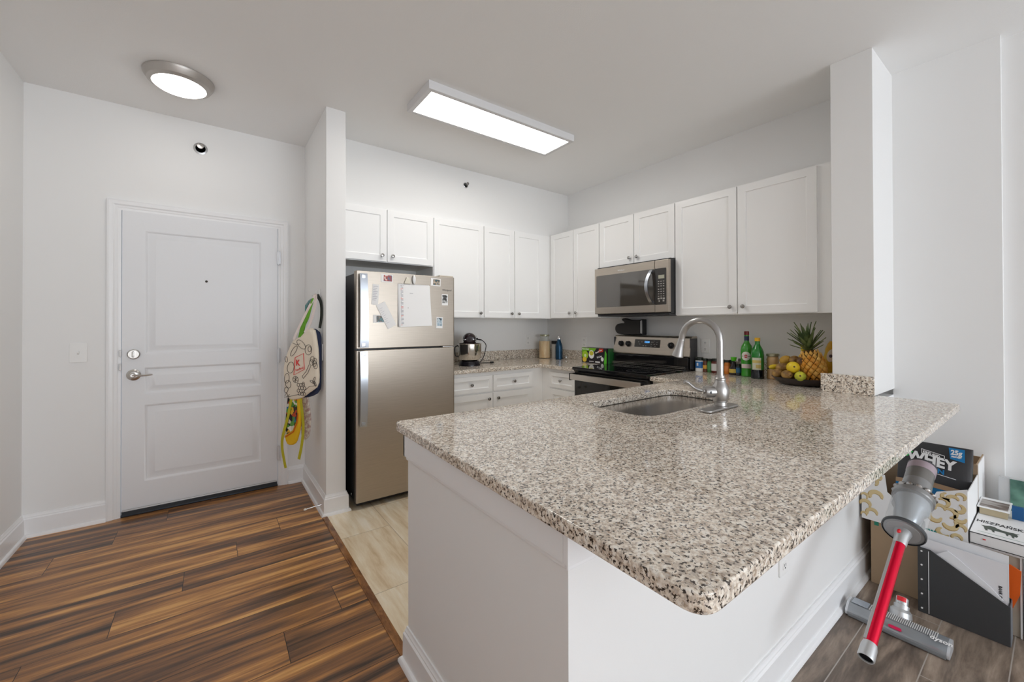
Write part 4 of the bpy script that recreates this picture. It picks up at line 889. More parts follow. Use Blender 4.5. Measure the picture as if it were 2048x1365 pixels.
# pineapple
PC = Vector((2.985, .905, KC+.020)); PA = Vector((-.06, .16, 1)).normalized()
t = thing('pineapple', 'ripe golden pineapple with spiky green crown standing in the fruit dish', 'pineapple', PC)
def pine_m():
    m, N, L, P = nmat('pineapple_skin'); tc = N.new('ShaderNodeTexCoord'); n = N.new('ShaderNodeTexNoise'); n.inputs['Scale'].default_value = 18; L.new(tc.outputs['Object'], n.inputs['Vector'])
    r = N.new('ShaderNodeValToRGB'); r.color_ramp.elements[0].position = .35; r.color_ramp.elements[1].position = .65; r.color_ramp.elements[0].color = (.62, .24, .015, 1); r.color_ramp.elements[1].color = (.80, .50, .12, 1)
    L.new(n.outputs['Fac'], r.inputs['Fac']); L.new(r.outputs[0], P.inputs['Base Color']); P.inputs['Roughness'].default_value = .45; return m
eye_m = pine_m(); gap_m = mat('pineapple_furrow', (.10, .055, .012), .8)
px_, py_ = frame_of(PA)
def prad(h): s = h/.205; return .070*(max(0, 1-(2*s-1.0)**2*.86)**.5)*(1-.14*s)
b = BM(); lathe(b, [(max(prad(h), .004)*.965, h) for h in [i*.205/16 for i in range(17)]], PC, PA, 28); body = obj('fruit_body', b, gap_m, t)
b = BM(); NR, NC = 9, 11
for i in range(NR):
    h = .010+.185*(i+.5)/NR
    for j in range(NC):
        a = 2*pi*(j+.5*(i % 2))/NC; r = prad(h); ns = px_*cos(a)+py_*sin(a); cpt = PC+PA*h+ns*(r*.96)
        tg = PA.cross(ns); hw_ = pi*r/NC*1.72/1.75; hh = .0225
        ring0 = [cpt+tg*hw_*.93*x_+PA*hh*.88*y_ for x_, y_ in ((-1, 0), (-.42, -.62), (0, -1), (.42, -.62), (1, 0), (.42, .62), (0, 1), (-.42, .62))]
        ring1 = [cpt+ns*.006+(p-cpt)*.80 for p in ring0]; ring2 = [cpt+ns*.009+(p-cpt)*.30 for p in ring0]
        rings(b, [ring0, ring1, ring2], cap=True)
obj('eyes', b, eye_m, body)
top = PC+PA*.198
leafm = two_tone('crown_green', (.05, .09, .025), (.17, .21, .07), 25)
b = BM()
for k in range(36):
    ring_ = k/36; a = k*2.39996; tilt = radians(4+68*(1-ring_)**1.1); ln = (.060+.080*ring_**.6)*random.uniform(.85, 1.12)
    base = top+PA*(.050*ring_); rd = px_*cos(a)+py_*sin(a)
    if base.x+rd.x*ln*.9 > XR-.03: continue
    d0 = (PA*cos(tilt)+rd*sin(tilt)).normalized(); sd = d0.cross(rd).normalized() if abs(d0.dot(rd)) < .99 else PA.cross(rd); R = []
    for s in (0, .3, .6, .85, 1):
        p = base+rd*.012+d0*ln*s+rd*(.018*s*s)+PA*(.012*s*s if ring_ < .5 else 0); w_ = .0135*(1-s**2.0)+.0006; nn = d0.cross(sd).normalized()
        R.append([p-sd*w_+nn*.003, p-nn*.0012, p+sd*w_+nn*.003, p+nn*.0012])
    rings(b, R)
obj('crown', b, leafm, t)
# fruit bag behind the pineapple
t = thing('fruit_bag', 'yellow produce bag with avocado picture squeezed between pineapple and column', 'bag', (3.05, .86, KC))
b = BM(); R = []
for z_, s in ((.049, .75), (.06, .9), (.09, 1), (.16, .92), (.22, .75), (.255, .5), (.27, .3)):
    R.append([Vector((3.137+.056*s*cos(2*pi*i/20)*(1+.07*sin(5*i+z_*40)), .862+.052*s*sin(2*pi*i/20)*(1+.07*cos(4*i+z_*50)), KC+.002+z_)) for i in range(20)])
rings(b, R); fb = obj('bag_body', b, two_tone('bag_yellow', (.72, .36, .02), (.80, .55, .05), 14), t)
b = BM(); lathe(b, [(.001, .0), (.026, .0), (.026, .003), (.001, .003)], (3.070, .852, KC+.185), (-1, .35, .3), 24, sy=1.55); lbp = obj('avocado_print', b, mat('avocado_pale', (.78, .66, .52), .5), fb)
b = BM(); lathe(b, [(.001, .0), (.010, .0), (.008, .005), (.001, .006)], (3.067, .854, KC+.183), (-1, .35, .3), 16); obj('avocado_pit_print', b, mat('avocado_pit', (.10, .06, .06), .5), fb)
b = BM()
for k in range(5): blob(b, (3.10+.012*cos(k*1.3), 1.005+.012*sin(k*1.3), KC+.215+.01*(k % 2)), .010, .010, .014, 8, 6)
tube(b, smooth_pts([(3.09, 1.0, KC+.20), (3.09, 1.03, KC+.17), (3.085, 1.02, KC+.12), (3.08, 1.0, KC+.06)], 5), .004, 6)
obj('yellow_twist', b, mat('twist_yellow', (.78, .62, .04), .5), t)
# ------------------------------------------------------------------ bags on hooks beside the entry door
A_ = Vector((.597, 2.95, 0)); L_ = Vector((-.549, .836, 0)); N_ = Vector((-.836, -.549, 0))
def SP(s, z, off=0, clamp=.600):
    p = A_+L_*s+N_*off; p.z = z; p.x = min(p.x, clamp); return p
for k, (y_, n_) in enumerate(((3.20, 'left'), (3.085, 'right'))):
    t = thing('wall_hook', 'white adhesive wall hook, the %s one of the pair over the hanging bags' % n_, 'hook', (.608, y_, 1.50))
    b = prism(rrect(-.010, .010, -.028, .028, .008), (.6045, y_, 1.49), (0, -1, 0), (0, 0, 1), .005, .001); obj('hook_plate', b, white_m, t)
    b = tube(BM(), smooth_pts([(.602, y_, 1.485), (.588, y_, 1.468), (.576, y_, 1.472), (.574, y_, 1.484)], 4), .004, 8); obj('hook_arm', b, white_m, t)
def pillow(pts, off, th, inset, sub=.030, clamp=.600, fold=0, smo=1):
    """puffed cloth slab from a closed (s,z) outline, facing N_"""
    P = [Vector(p) for p in pts]; Q = []
    for i in range(len(P)):
        a, c = P[i], P[(i+1) % len(P)]; n = max(1, int((c-a).length/sub))
        Q += [a+(c-a)*k/n for k in range(n)]
    for _ in range(smo): Q = [(Q[i-1]+Q[i]*2+Q[(i+1) % len(Q)])/4 for i in range(len(Q))]
    area_ = sum(Q[i-1].x*Q[i].y-Q[i].x*Q[i-1].y for i in range(len(Q)))
    sg = 1 if area_ > 0 else -1
    nr = []
    for i in range(len(Q)):
        d = (Q[(i+1) % len(Q)]-Q[i-1]).normalized(); nr.append(Vector((-d.y, d.x))*sg)
    b = BM(); R = []
    for d, ins in ((-th, inset), (-th*.6, inset*.25), (0, 0), (th*.6, inset*.25), (th, inset)):
        R.append([SP(q.x+n.x*ins, q.y+n.y*ins, off+d*(1+fold*sin(q.y*37+q.x*22)), clamp) for q, n in zip(Q, nr)])
    rings(b, R, cap=False)
    b.verts.ensure_lookup_table(); m = len(Q)
    for base_, dd in ((0, -th), (4*m, th)):
        rim = [b.verts[base_+i] for i in range(m)]
        bmesh.ops.triangle_fill(b, use_beauty=True, edges=[b.edges.get((rim[i], rim[(i+1) % m])) for i in range(m)])
    return b
tote_pts = [(.242, 1.185), (.216, 1.178), (.179, 1.182), (.161, 1.211), (.139, 1.233), (.089, 1.257), (.061, 1.241), (.058, 1.20), (.048, 1.146), (.036, 1.103), (.037, 1.016), (.029, .929), (.030, .87), (.043, .840), (.089, .822), (.168, .770), (.241, .748), (.301, .752), (.328, .788), (.334, .895), (.342, .962), (.327, 1.024), (.301, 1.087), (.271, 1.137)]
t = thing('tote_bag', 'cream tote bag printed with vegetable drawings and a red square, hanging by the entry door', 'tote bag', (.50, 3.1, .75))
cream = mat('cream_canvas', (.80, .71, .58), .85, bump=.3, bscale=500)
TO = .026; b = pillow(tote_pts, TO-.020, .020, .018); tote = obj('bag_body', b, cream, t)
ff = TO+.0016
b = BM(); ribbon(b, smooth_pts([SP(.232, 1.165, TO), SP(.226, 1.191, TO-.005), SP(.200, 1.244, TO-.010), SP(.135, 1.353, .012), SP(.085, 1.440, .004), Vector((.574, 3.085, 1.478)), SP(.066, 1.435, 0), SP(.076, 1.369, .003), SP(.103, 1.276, .012), SP(.140, 1.215, TO-.004)], 5), L_, .020, .0012); obj('strap', b, mat('strap_white_pink', (.80, .70, .66), .8), t)
def draw(curves, name, m, r=.0014, par=tote, cyc=False):
    b = BM()
    for pts in curves:
        tube(b, [SP(s-.070, z, ff) for s, z in pts], r, 5)
    return obj(name, b, m, par)
def oval(cx_, cz_, rx, rz, rot=0, n=14, a0=0, a1=360):
    o = []
    for k in range(n+1):
        a = radians(a0+(a1-a0)*k/n); x_, z_ = rx*cos(a), rz*sin(a); q = radians(rot); o.append((cx_+x_*cos(q)-z_*sin(q), cz_+x_*sin(q)+z_*cos(q)))
    return o
dl = []
dl += [oval(.330, .975, .030, .040, 20), oval(.370, 1.03, .012, .020, -15), oval(.235, 1.135, .045, .022, 35), oval(.300, 1.09, .016, .045, 40), oval(.170, 1.10, .030, .034, 10), oval(.160, 1.105, .014, .018, 0)]
dl += [oval(.125+.018*cos(k), 1.015+.022*sin(k*1.7), .018, .020, 0) for k in range(5)] + [[(.150, .990), (.175, .945), (.215, .905), (.225, .920), (.190, .955), (.165, 1.0)]]
dl += [oval(.285, .895, .026, .022, 20), [(.265, .885), (.305, .905)], [(.285, .875), (.285, .915)], [(.27, .91), (.30, .88)]]
dl += [oval(.205+.022*i+.011*(j % 2), .800+.020*j, .0115, .0115) for i in range(3) for j in range(4)]
dl += [oval(.365, .90, .022, .035, 10), oval(.352, .86, .024, .028, -20), oval(.370, .82, .016, .022, 30), [(.345, .76), (.365, .80), (.385, .775)], [(.34, .79), (.37, .77)]]
dl += [oval(.120, .90, .007, .022, 25), oval(.135, .885, .022, .007, 20), oval(.112, .875, .008, .016, -30), [(.12, .89), (.105, .855)]]
dl += [[(.098, .862), (.16, .855), (.235, .800), (.33, .778), (.388, .768)], [(.315, 1.145), (.27, 1.132), (.245, 1.14)], oval(.215, .87, .010, .012)]
draw(dl, 'vegetable_drawings', mat('print_black', (.05, .035, .03), .7))
draw([[(.289, 1.045), (.214, 1.075), (.205, .968), (.300, .925), (.289, 1.045)]], 'red_square', red_m, .0022)
b = BM()
def onbag(bm):  # text laid in local (s flipped so it reads from the camera)
    for v in bm.verts: v.co = SP(.212-v.co.x, .992+v.co.y, ff+.001)
    return bm
tb_ = text_bm('K', .055, (0, 0, 0), (1, 0, 0), (0, 1, 0), 0, .002); obj('logo_letter', onbag(tb_), red_m, tote)
tb_ = text_bm('Kaufland', .021, (0, -.040, 0), (1, .30, 0), (-.3, 1, 0), 0, .0004, 1); obj('logo_name', onbag(tb_), red_m, tote)
t = thing('shoulder_bag', 'navy blue bag hanging behind the cream tote', 'bag', (.58, 3.0, .77))
navy = mat('navy_cloth', (.022, .032, .075), .8)
b = pillow([(.150, 1.24), (.094, 1.252), (.058, 1.221), (.045, 1.183), (.042, 1.0), (.053, .825), (.080, .790), (.156, .768), (.220, .757), (.27, .80), (.27, 1.1)], -.030, .016, .012, clamp=.599); obj('bag_body', b, navy, t)
b = BM(); ribbon(b, smooth_pts([SP(.06, 1.245, -.03), SP(.045, 1.33, -.03), SP(.050, 1.42, -.03), Vector((.585, 3.085, 1.478))], 5), L_, .022, .0012); obj('strap', b, mat('dark_strap', (.03, .035, .03), .8), t)
t = thing('green_scarf', 'bright green folded strap hanging inside the cream tote handles', 'strap', (.55, 3.1, 1.2))
b = pillow([(.219, 1.16), (.178, 1.16), (.151, 1.269), (.124, 1.303), (.076, 1.438), (.080, 1.462), (.124, 1.388), (.183, 1.286)], .006, .006, .004, sub=.02); obj('cloth', b, mat('bright_green_cloth', (.13, .36, .02), .6), t)
t = thing('hanging_cloth', 'grey and teal folded cloth hanging behind the tote handles', 'cloth', (.55, 3.2, 1.4))
b = tube(BM(), [SP(.175, 1.34, -.02), SP(.165, 1.40, -.02), SP(.135, 1.43, -.02), SP(.12, 1.445, -.02)], [.006, .012, .012, .006], 10); obj('cloth', b, two_tone('grey_teal', (.30, .30, .32), (.08, .28, .28), 30), t)
t = thing('apron', 'yellow apron with mosaic print and dangling ties hanging below the tote bag', 'apron', (.48, 3.1, .43))
def mosaic():
    m, N, L, P = nmat('mosaic_cloth'); tc = N.new('ShaderNodeTexCoord'); v = N.new('ShaderNodeTexVoronoi'); v.inputs['Scale'].default_value = 42; L.new(tc.outputs['Object'], v.inputs['Vector'])
    r = N.new('ShaderNodeValToRGB'); r.color_ramp.interpolation = 'CONSTANT'
    cols = [(.02, .02, .02), (.75, .72, .62), (.03, .14, .35), (.70, .42, .03), (.05, .03, .02), (.65, .60, .5), (.45, .06, .02), (.10, .30, .05)]
    while len(r.color_ramp.elements) < len(cols): r.color_ramp.elements.new(.5)
    for i, (e, c) in enumerate(zip(r.color_ramp.elements, cols)): e.position = .15+.7*i/len(cols); e.color = (*c, 1)
    sp_ = N.new('ShaderNodeSeparateColor'); L.new(v.outputs['Color'], sp_.inputs[0]); L.new(sp_.outputs[0], r.inputs['Fac']); L.new(r.outputs[0], P.inputs['Base Color']); P.inputs['Roughness'].default_value = .8; return m
yel = mat('yellow_cloth', (.78, .47, .01), .8)
b = pillow([(.311, .80), (.191, .80), (.196, .651), (.205, .547), (.241, .447), (.274, .430), (.325, .432), (.344, .483), (.334, .606)], -.004, .010, .008, sub=.02); ap = obj('apron_cloth', b, yel, t)
b = BM(); R = [SP(s, z, .0075) for s, z in [(.305, .79), (.225, .79), (.222, .660), (.232, .600), (.262, .540), (.335, .498), (.330, .60)]]; b.faces.new([b.verts.new(p) for p in R]); ex = bmesh.ops.extrude_face_region(b, geom=list(b.faces)); bmesh.ops.translate(b, vec=N_*.0015, verts=[v for v in ex['geom'] if isinstance(v, bmesh.types.BMVert)])
obj('mosaic_print', b, mosaic(), ap)
b = BM(); tube(b, [SP(s, z, .0085) for s, z in [(.216, .66), (.224, .595), (.256, .530), (.335, .486)]], .0035, 6); obj('orange_border', b, mat('border_orange_red', (.62, .12, .01), .8), ap)
tie = mat('tie_mustard', (.50, .46, .02), .8)
b = BM(); ribbon(b, smooth_pts([SP(.262, .80, .012), SP(.297, .643, .013), SP(.334, .536, .014), SP(.360, .463, .008), SP(.362, .393, .005), SP(.346, .320, .004), SP(.332, .270, .004)], 5), L_, .022, .0012); obj('tie', b, tie, t)
b = BM(); ribbon(b, smooth_pts([SP(.203, .80, .004), SP(.178, .652, .004), SP(.171, .55, .004), SP(.185, .446, .004), SP(.210, .345, .004)], 5), L_, .022, .0012); obj('tie', b, tie, t)
t = thing('patterned_cloth', 'pale patterned cloth edge hanging behind the yellow apron', 'cloth', (.56, 3.05, .5))
b = pillow([(.22, .79), (.165, .79), (.140, .66), (.138, .60), (.150, .50), (.20, .46), (.225, .50)], -.030, .006, .004, sub=.02, clamp=.602); obj('cloth', b, two_tone('pale_pattern', (.45, .30, .28), (.72, .68, .60), 50), t)
# door stop on the baseboard
t = thing('door_stop', 'thin spring door stop with white tip on the baseboard by the entry', 'door stop', (.578, 2.975, .055))
b = tube(BM(), [(.592, 2.975, .056), (.545, 2.98, .052), (.500, 2.985, .046)], [.006, .004, .004], 10); obj('spring_rod', b, dknob_m, t)
b = BM(); blob(b, (.494, 2.986, .045), .010, .008, .008, 12, 8); obj('tip', b, mat('rubber_cream', (.85, .80, .70), .5), t)

# ------------------------------------------------------------------ pile beside the bar
kraft = mat('kraft_cardboard', (.42, .30, .19), .8, var=.06, vscale=6)
kraft_in = mat('kraft_inside', (.36, .26, .17), .85)
t = thing('cardboard_box', 'plain brown cardboard box on the floor beside the bar wall', 'box', (2.8, .41, 0))
obj('carton', bx(2.60, 2.935, .262, .570, .001, .305, bev=.002), kraft, t)
obj('green_tape', bx(2.5985, 2.600, .540, .556, .284, .304), mat('tape_green', (.02, .25, .16), .5), t)
t = thing('snack_carton', 'white display carton with cashew pictures and a cut-out front on top of the brown box', 'carton', (2.77, .42, .306))
cw = mat('carton_white', (.84, .84, .84), .5)
ys_, ye_ = .600, .249; CX = 2.585
front = [(-.600, .308), (-.600, .541), (-.513, .541), (-.505, .463), (-.474, .438), (-.460, .400), (-.405, .355), (-.390, .400), (-.341, .519), (-.249, .557), (-.249, .308)]
b = prism(front, (CX, 0, 0), (0, -1, 0), (0, 0, 1), .003); cf_ = obj('front_panel', b, cw, t)
for q in ((.249, .2515), (.5975, .600)): obj('side_panel', bx(CX+.002, 2.93, q[0], q[1], .308, .545), cw, t)
b = BM(); box(b, 2.928, 2.931, .249, .600, .308, .59); obj('back_panel', b, kraft_in, t)
b = BM(); box(b, CX+.002, 2.93, .2515, .5975, .307, .310); obj('bottom_panel', b, kraft_in, t)
nutm = mat('cashew_cream', (.70, .56, .30), .5); nuts = BM(); sh = BM()
def nut(y, z, r, rot):
    pts = []
    for k in range(13):
        a = radians(rot-110+220*k/12); w = r*.42*(sin(pi*(k+.8)/13.6)**.6); pts.append((cos(a), sin(a), w))
    outer = [(-(y)+(r+w)*c_, z+(r+w)*s_) for c_, s_, w in pts]; inner = [(-(y)+(r-w)*c_, z+(r-w)*s_) for c_, s_, w in reversed(pts)]
    return outer+inner
def nutpic(y, z, r, rot, side=0):
    merge(sh, prism([(a-.002, c-.003) for a, c in nut(y, z, r*1.05, rot)], (CX-.0018, 0, 0), (0, -1, 0), (0, 0, 1), .0004)); merge(nuts, prism(nut(y, z, r, rot), (CX-.0022, 0, 0), (0, -1, 0), (0, 0, 1), .0008))
for y, z, r, rot in ((.560, .500, .020, 60), (.585, .520, .012, 200), (.535, .525, .010, 0), (.545, .430, .022, 100), (.588, .420, .012, 60), (.585, .380, .018, 80), (.560, .345, .018, 100), (.590, .330, .010, 90),
                     (.320, .480, .016, 30), (.290, .500, .016, 120), (.268, .520, .013, 60), (.310, .510, .013, 200), (.275, .470, .016, 330), (.330, .450, .015, 100), (.300, .440, .018, 20), (.270, .430, .016, 260), (.345, .410, .018, 250), (.300, .395, .020, 300), (.268, .385, .014, 80), (.320, .350, .017, 220), (.280, .340, .014, 90)): nutpic(y, z, r, rot)
b1 = obj('cashew_picture', nuts, nutm, cf_); obj('cashew_shading_print', sh, mat('cashew_tan', (.46, .30, .10), .5), cf_)
b = text_bm('CASHEWS', .020, (CX-.0020, .428, .331), (0, -1, 0), (0, 0, 1), .0003, .0008, 1.0); obj('carton_lettering', b, mat('teal_ink', (.01, .30, .27), .5), cf_)
# whey bag
WX = 2.752
t = thing('protein_powder_bag', 'dark grey protein powder bag with white lettering and blue tab standing in the snack carton', 'bag', (2.80, .36, .31))
bagm = mat('bag_charcoal', (.045, .045, .048), .38, bump=.15, bscale=30)
b = BM(); R = []
for z_, th_, y0_, y1_ in ((.312, .050, .262, .500), (.38, .062, .258, .506), (.50, .058, .254, .505), (.60, .040, .250, .500), (.655, .020, .249, .480), (.680, .007, .249, .462), (.690, .004, .249, .455)):
    n = 24; ring_ = []
    for k in range(n):
        a = 2*pi*k/n; ca, sa = cos(a), sin(a); yy = (y0_+y1_)/2+(y1_-y0_)/2*math.copysign(abs(ca)**.45, ca); xx = WX+.030+th_*.5*math.copysign(abs(sa)**.6, sa)
        if xx < WX: xx = WX
        ring_.append(Vector((xx, yy, z_)))
    R.append(ring_)
rings(b, R); wb_ = obj('bag_body', b, bagm, t)
def onwhey(pts, m, name, par=wb_, off=0, th=.0008): return obj(name, prism(pts, (WX-.0015-off, 0, 0), (0, -1, 0), (0, 0, 1), th), m, par)
blue = mat('bag_blue', (.01, .20, .48), .4)
onwhey([(-.322, .689), (-.272, .689), (-.272, .630), (-.318, .638)], blue, 'blue_tab')
b = text_bm('25g', .030, (WX-.0026, .316, .660), (0, -1, .0), (0, -.05, 1), .0003, .0012, .82); merge(b, text_bm('PROTEIN', .0095, (WX-.0026, .314, .647), (0, -1, 0), (0, -.05, 1), .0003, .0006, .8))
onw = mat('lettering_white', (.85, .85, .85), .45); obj('tab_lettering', b, onw, wb_)
b = BM(); sl = -.20
merge(b, text_bm('WHEY', .062, (WX-.0022, .462, .606), (0, -1, -.14), (0, -.05, 1), .0003, .0028, .90))
obj('bag_lettering', b, onw, wb_)
b = text_bm('PROTEIN', .030, (WX-.0022, .455, .578), (0, -1, -.17), (0, -.05, 1), .0003, .0012, .98); obj('blue_lettering', b, blue, wb_)
b = text_bm('KIRKLAND', .0165, (WX-.0022, .408, .645), (0, -1, -.22), (0, -.05, 1), .0003, .0008, .72); obj('label_lettering', b, onw, wb_)
b = curve_mesh([[(0, 0), (.078, -.017), (.078, .006), (0, .023)], [(.002, .002), (.076, -.014), (.076, .004), (.002, .020)]], .0006); place(b, (WX-.0020, .413, .641), (0, -1, 0), (0, 0, 1)); obj('label_frame', b, onw, wb_)
onwhey([(-.372, .556), (-.300, .545), (-.300, .5475), (-.372, .5585)], onw, 'rule_line')
onwhey([(-.490, .635), (-.468, .648), (-.440, .642), (-.462, .615), (-.495, .605)], mat('label_green', (.05, .50, .12), .4), 'green_label')
onwhey([(-.505, .500), (-.37, .512), (-.254, .500), (-.254, .482), (-.37, .488), (-.505, .480)], mat('grain_tan', (.50, .33, .20), .6), 'grain_picture')
onwhey([(-.505, .479), (-.37, .487), (-.254, .481), (-.258, .40), (-.506, .40)], blue, 'blue_base')
t = thing('open_carton', 'tall open brown carton with white outside behind the protein bag', 'box', (3.05, .4, 0))
b = BM(); box(b, 2.945, 2.949, .256, .260, .001, .590); box(b, 2.945, 3.20, .252, .256, .001, .590); box(b, 2.945, 3.20, .574, .578, .001, .575); box(b, 3.196, 3.20, .256, .574, .001, .575); box(b, 2.945, 3.20, .256, .574, .001, .006)
obj('carton_walls', b, kraft, t); obj('white_flap', bx(2.950, 3.19, .2485, .2515, .002, .588), cw, t); obj('front_wall', bx(2.941, 2.9445, .252, .578, .001, .575), kraft, t)

# magazine file with papers
t = thing('magazine_file', 'dark grey magazine file with a diagonal front on the floor, full of white papers', 'file holder', (2.54, .26, 0))
mg = mat('file_charcoal', (.045, .046, .048), .6)
FXX = 2.505
b = prism([(-.390, .001), (-.133, .001), (-.133, .155), (-.352, .283), (-.390, .283)], (FXX, 0, 0), (0, -1, 0), (0, 0, 1), .003); fp = obj('front_panel', b, mg, t)
b = prism([(-.390, .001), (-.133, .001), (-.133, .155), (-.352, .283), (-.390, .283)], (FXX+.082, 0, 0), (0, -1, 0), (0, 0, 1), .003); obj('back_panel', b, mg, t)
obj('spine', bx(FXX+.0015, FXX+.0805, .131, .134, .001, .156), mat('file_spine_grey', (.16, .17, .19), .5), t); obj('base_panel', bx(FXX+.0015, FXX+.0805, .134, .390, .001, .004), mg, t); obj('closed_end', bx(FXX+.0015, FXX+.0805, .388, .391, .001, .283), mg, t)
b = BM()
for z_ in (.020, .083, .145, .208, .268): cyl(b, (FXX-.004, .378, z_), (FXX-.0015, .378, z_), .0035, n=10)
obj('rivets', b, mat('rivet_white', (.85, .85, .85), .4), fp)
obj('white_seam', bx(FXX-.0024, FXX-.0016, .3555, .3575, .006, .275), mat('rivet_white', (.85, .85, .85), .4), fp)
def sheet(name, cat, label, x, pts, m=paper_m, th=.0015, extra=None):
    t = thing(name, label, cat, (x, .25, .15)); o = obj('sheet', prism(pts, (x, 0, 0), (0, -1, 0), (0, 0, 1), th, 0), m, t); return t, o
sheet('envelope', 'envelope', 'large white envelope rising highest at the left out of the dark magazine file', FXX+.040, [(-.384, .02), (-.384, .352), (-.360, .352), (-.137, .340), (-.137, .02)], mat('envelope_white', (.82, .83, .85), .6))
t_, o_ = sheet('plastic_sleeve', 'sleeve', 'clear-white plastic sleeve with printed papers at the front of the dark magazine file', FXX+.014, [(-.384, .02), (-.384, .330), (-.360, .322), (-.139, .312), (-.139, .02)], mat('sleeve_white', (.80, .80, .83), .25, coat=.5))
b = BM()
for k in range(10): merge(b, prism([(-.275+.010*k, .262-.0125*k), (-.262+.010*k, .256-.0125*k), (-.262+.010*k, .2575-.0125*k), (-.275+.010*k, .2635-.0125*k)], (FXX+.0128, 0, 0), (0, -1, 0), (0, 0, 1), .0004))
obj('printed_lines', b, mat('print_blue_grey', (.30, .32, .42), .6), o_)
b = text_bm('BANK OF', .013, (FXX+.0125, .162, .222), (0, 0, -1), (0, -1, 0), .0003, .0004); obj('sleeve_lettering', b, ink_m, o_)
t_, o_ = sheet('folded_paper', 'paper', 'folded white paper with soft shine inside the sleeve, left part of the magazine file', FXX+.008, [(-.345, .262), (-.300, .300), (-.270, .280), (-.180, .205), (-.150, .170), (-.160, .160)], mat('paper_bluish', (.80, .81, .84), .4), .004)
sheet('letter_paper', 'paper', 'pale rectangular paper at the right side of the dark magazine file', FXX+.020, [(-.215, .10), (-.215, .290), (-.146, .284), (-.146, .10)], mat('paper_cool', (.74, .76, .80), .5), .002)
sheet('orange_booklet', 'booklet', 'bright orange booklet sticking out at the right behind the magazine file', 2.594, [(-.160, .10), (-.160, .285), (-.135, .290), (-.108, .275), (-.112, .180), (-.130, .12)], mat('booklet_orange', (.80, .13, .01), .5), .006)
t = thing('upright_file_box', 'white-edged upright file box with beige side behind the orange booklet', 'file holder', (2.75, 0, 0))
b = BM(); box(b, 2.612, 2.86, -.140, .246, .001, .334, bev=.002); obj('box_body', b, mat('file_beige', (.50, .44, .36), .7), t)
b = BM(); box(b, 2.606, 2.6115, .100, .112, .001, .334); box(b, 2.606, 2.6115, .112, .246, .322, .334); obj('white_edge', b, cw, t); obj('dark_edge_line', bx(2.6045, 2.606, .103, .1055, .001, .325), ink_m, t)
# language card box
t = thing('card_game_box', 'flat white box with bull silhouette and HISZPAŃSKI lettering lying on the upright file box', 'box', (2.72, .07, .336))
HZ = .383; hb_ = obj('box_body', bx(2.590, 3.030, -.130, .246, .336, HZ, bev=.0015), cw, t)
b = BM(); e = .0022
for q in ((2.588, 2.5905, -.130, .246, HZ-e, HZ+.0006), (2.588, 2.5905, -.130, .246, .336, .3385), (2.588, 2.5905, .2435, .2465, .336, HZ), (2.590, 3.030, .2445, .2468, HZ-e, HZ+.0006), (3.028, 3.0305, -.130, .246, HZ-e, HZ+.0006)): box(b, *q)
obj('black_edge_lines', b, ink_m, hb_)
b = text_bm('HISZPAŃSKI', .046, (2.748, .240, HZ+.0006), (0, -1, 0), (1, 0, 0), .0003, .0006, .56); obj('title_lettering', b, ink_m, hb_)
bull = [(-.222, .038), (-.205, .022), (-.200, .000), (-.190, -.020), (-.180, -.012), (-.186, .002), (-.165, .004), (-.155, -.018), (-.146, -.018), (-.150, .004), (-.120, .006), (-.095, .002), (-.088, -.020), (-.080, -.020), (-.080, .000), (-.068, -.002), (-.060, -.026), (-.050, -.030), (-.052, -.006), (-.040, -.010), (-.034, .006), (-.042, .020), (-.030, .034), (-.046, .030), (-.060, .034), (-.080, .030), (-.110, .030), (-.140, .040), (-.155, .052), (-.175, .052), (-.200, .038)]
b = curve_mesh([[(a*.55, c) for a, c in bull]], .0006); place(b, (2.672, .100, HZ+.0006), (0, -1, 0), (1, 0, 0)); obj('bull_silhouette', b, mat('print_dark_green', (.06, .075, .06), .6), hb_)
obj('red_mark', bx(2.5875, 2.5895, .200, .208, .362, .366), red_m, hb_); obj('green_line', bx(2.622, 2.624, -.1, .225, HZ+.0002, HZ+.0008), mat('line_green', (.30, .42, .36), .6), hb_)
t = thing('photo_box', 'small white box with a landscape photo on its lid, on top of the bull box', 'box', (2.82, .2, HZ))
b = bx(2.868, 3.012, .156, .240, HZ+.001, HZ+.030, bev=.001); pb = obj('box_body', b, mat('box_champagne', (.50, .42, .28), .3, .4), t)
obj('lid', bx(2.862, 3.022, .150, .2465, HZ+.031, HZ+.038, bev=.001), cw, t)
obj('lid_photo', bx(2.868, 2.985, .156, .240, HZ+.0382, HZ+.0388), two_tone('landscape_photo', (.15, .11, .09), (.45, .42, .40), 35, (1, .5, 1)), pb)
t = thing('blue_booklet', 'dark blue booklet upright at the right of the photo box', 'booklet', (2.87, .13, HZ)); obj('cover', bx(2.900, 2.912, .112, .146, HZ+.001, HZ+.060), mat('booklet_blue', (.01, .09, .25), .5), t)
t = thing('picture_frame', 'framed green picture with pale grey mat leaning at the right wall', 'picture', (3.1, .05, 0))
from mathutils import Euler
b = BM(); box(b, 3.092, 3.118, -.35, .196, .001, .518); pf = obj('grey_mat', b, mat('mat_grey', (.58, .59, .60), .6), t)
def greenpic():
    return two_tone('green_picture', (.03, .10, .08), (.18, .36, .28), 9)
obj('picture', bx(3.089, 3.0925, -.33, .160, .06, .516), greenpic(), t)
b = BM(); 
for yy in (.125, .095): blob(b, (3.088, yy, .500), .003, .004, .004, 8, 6)
b.free()
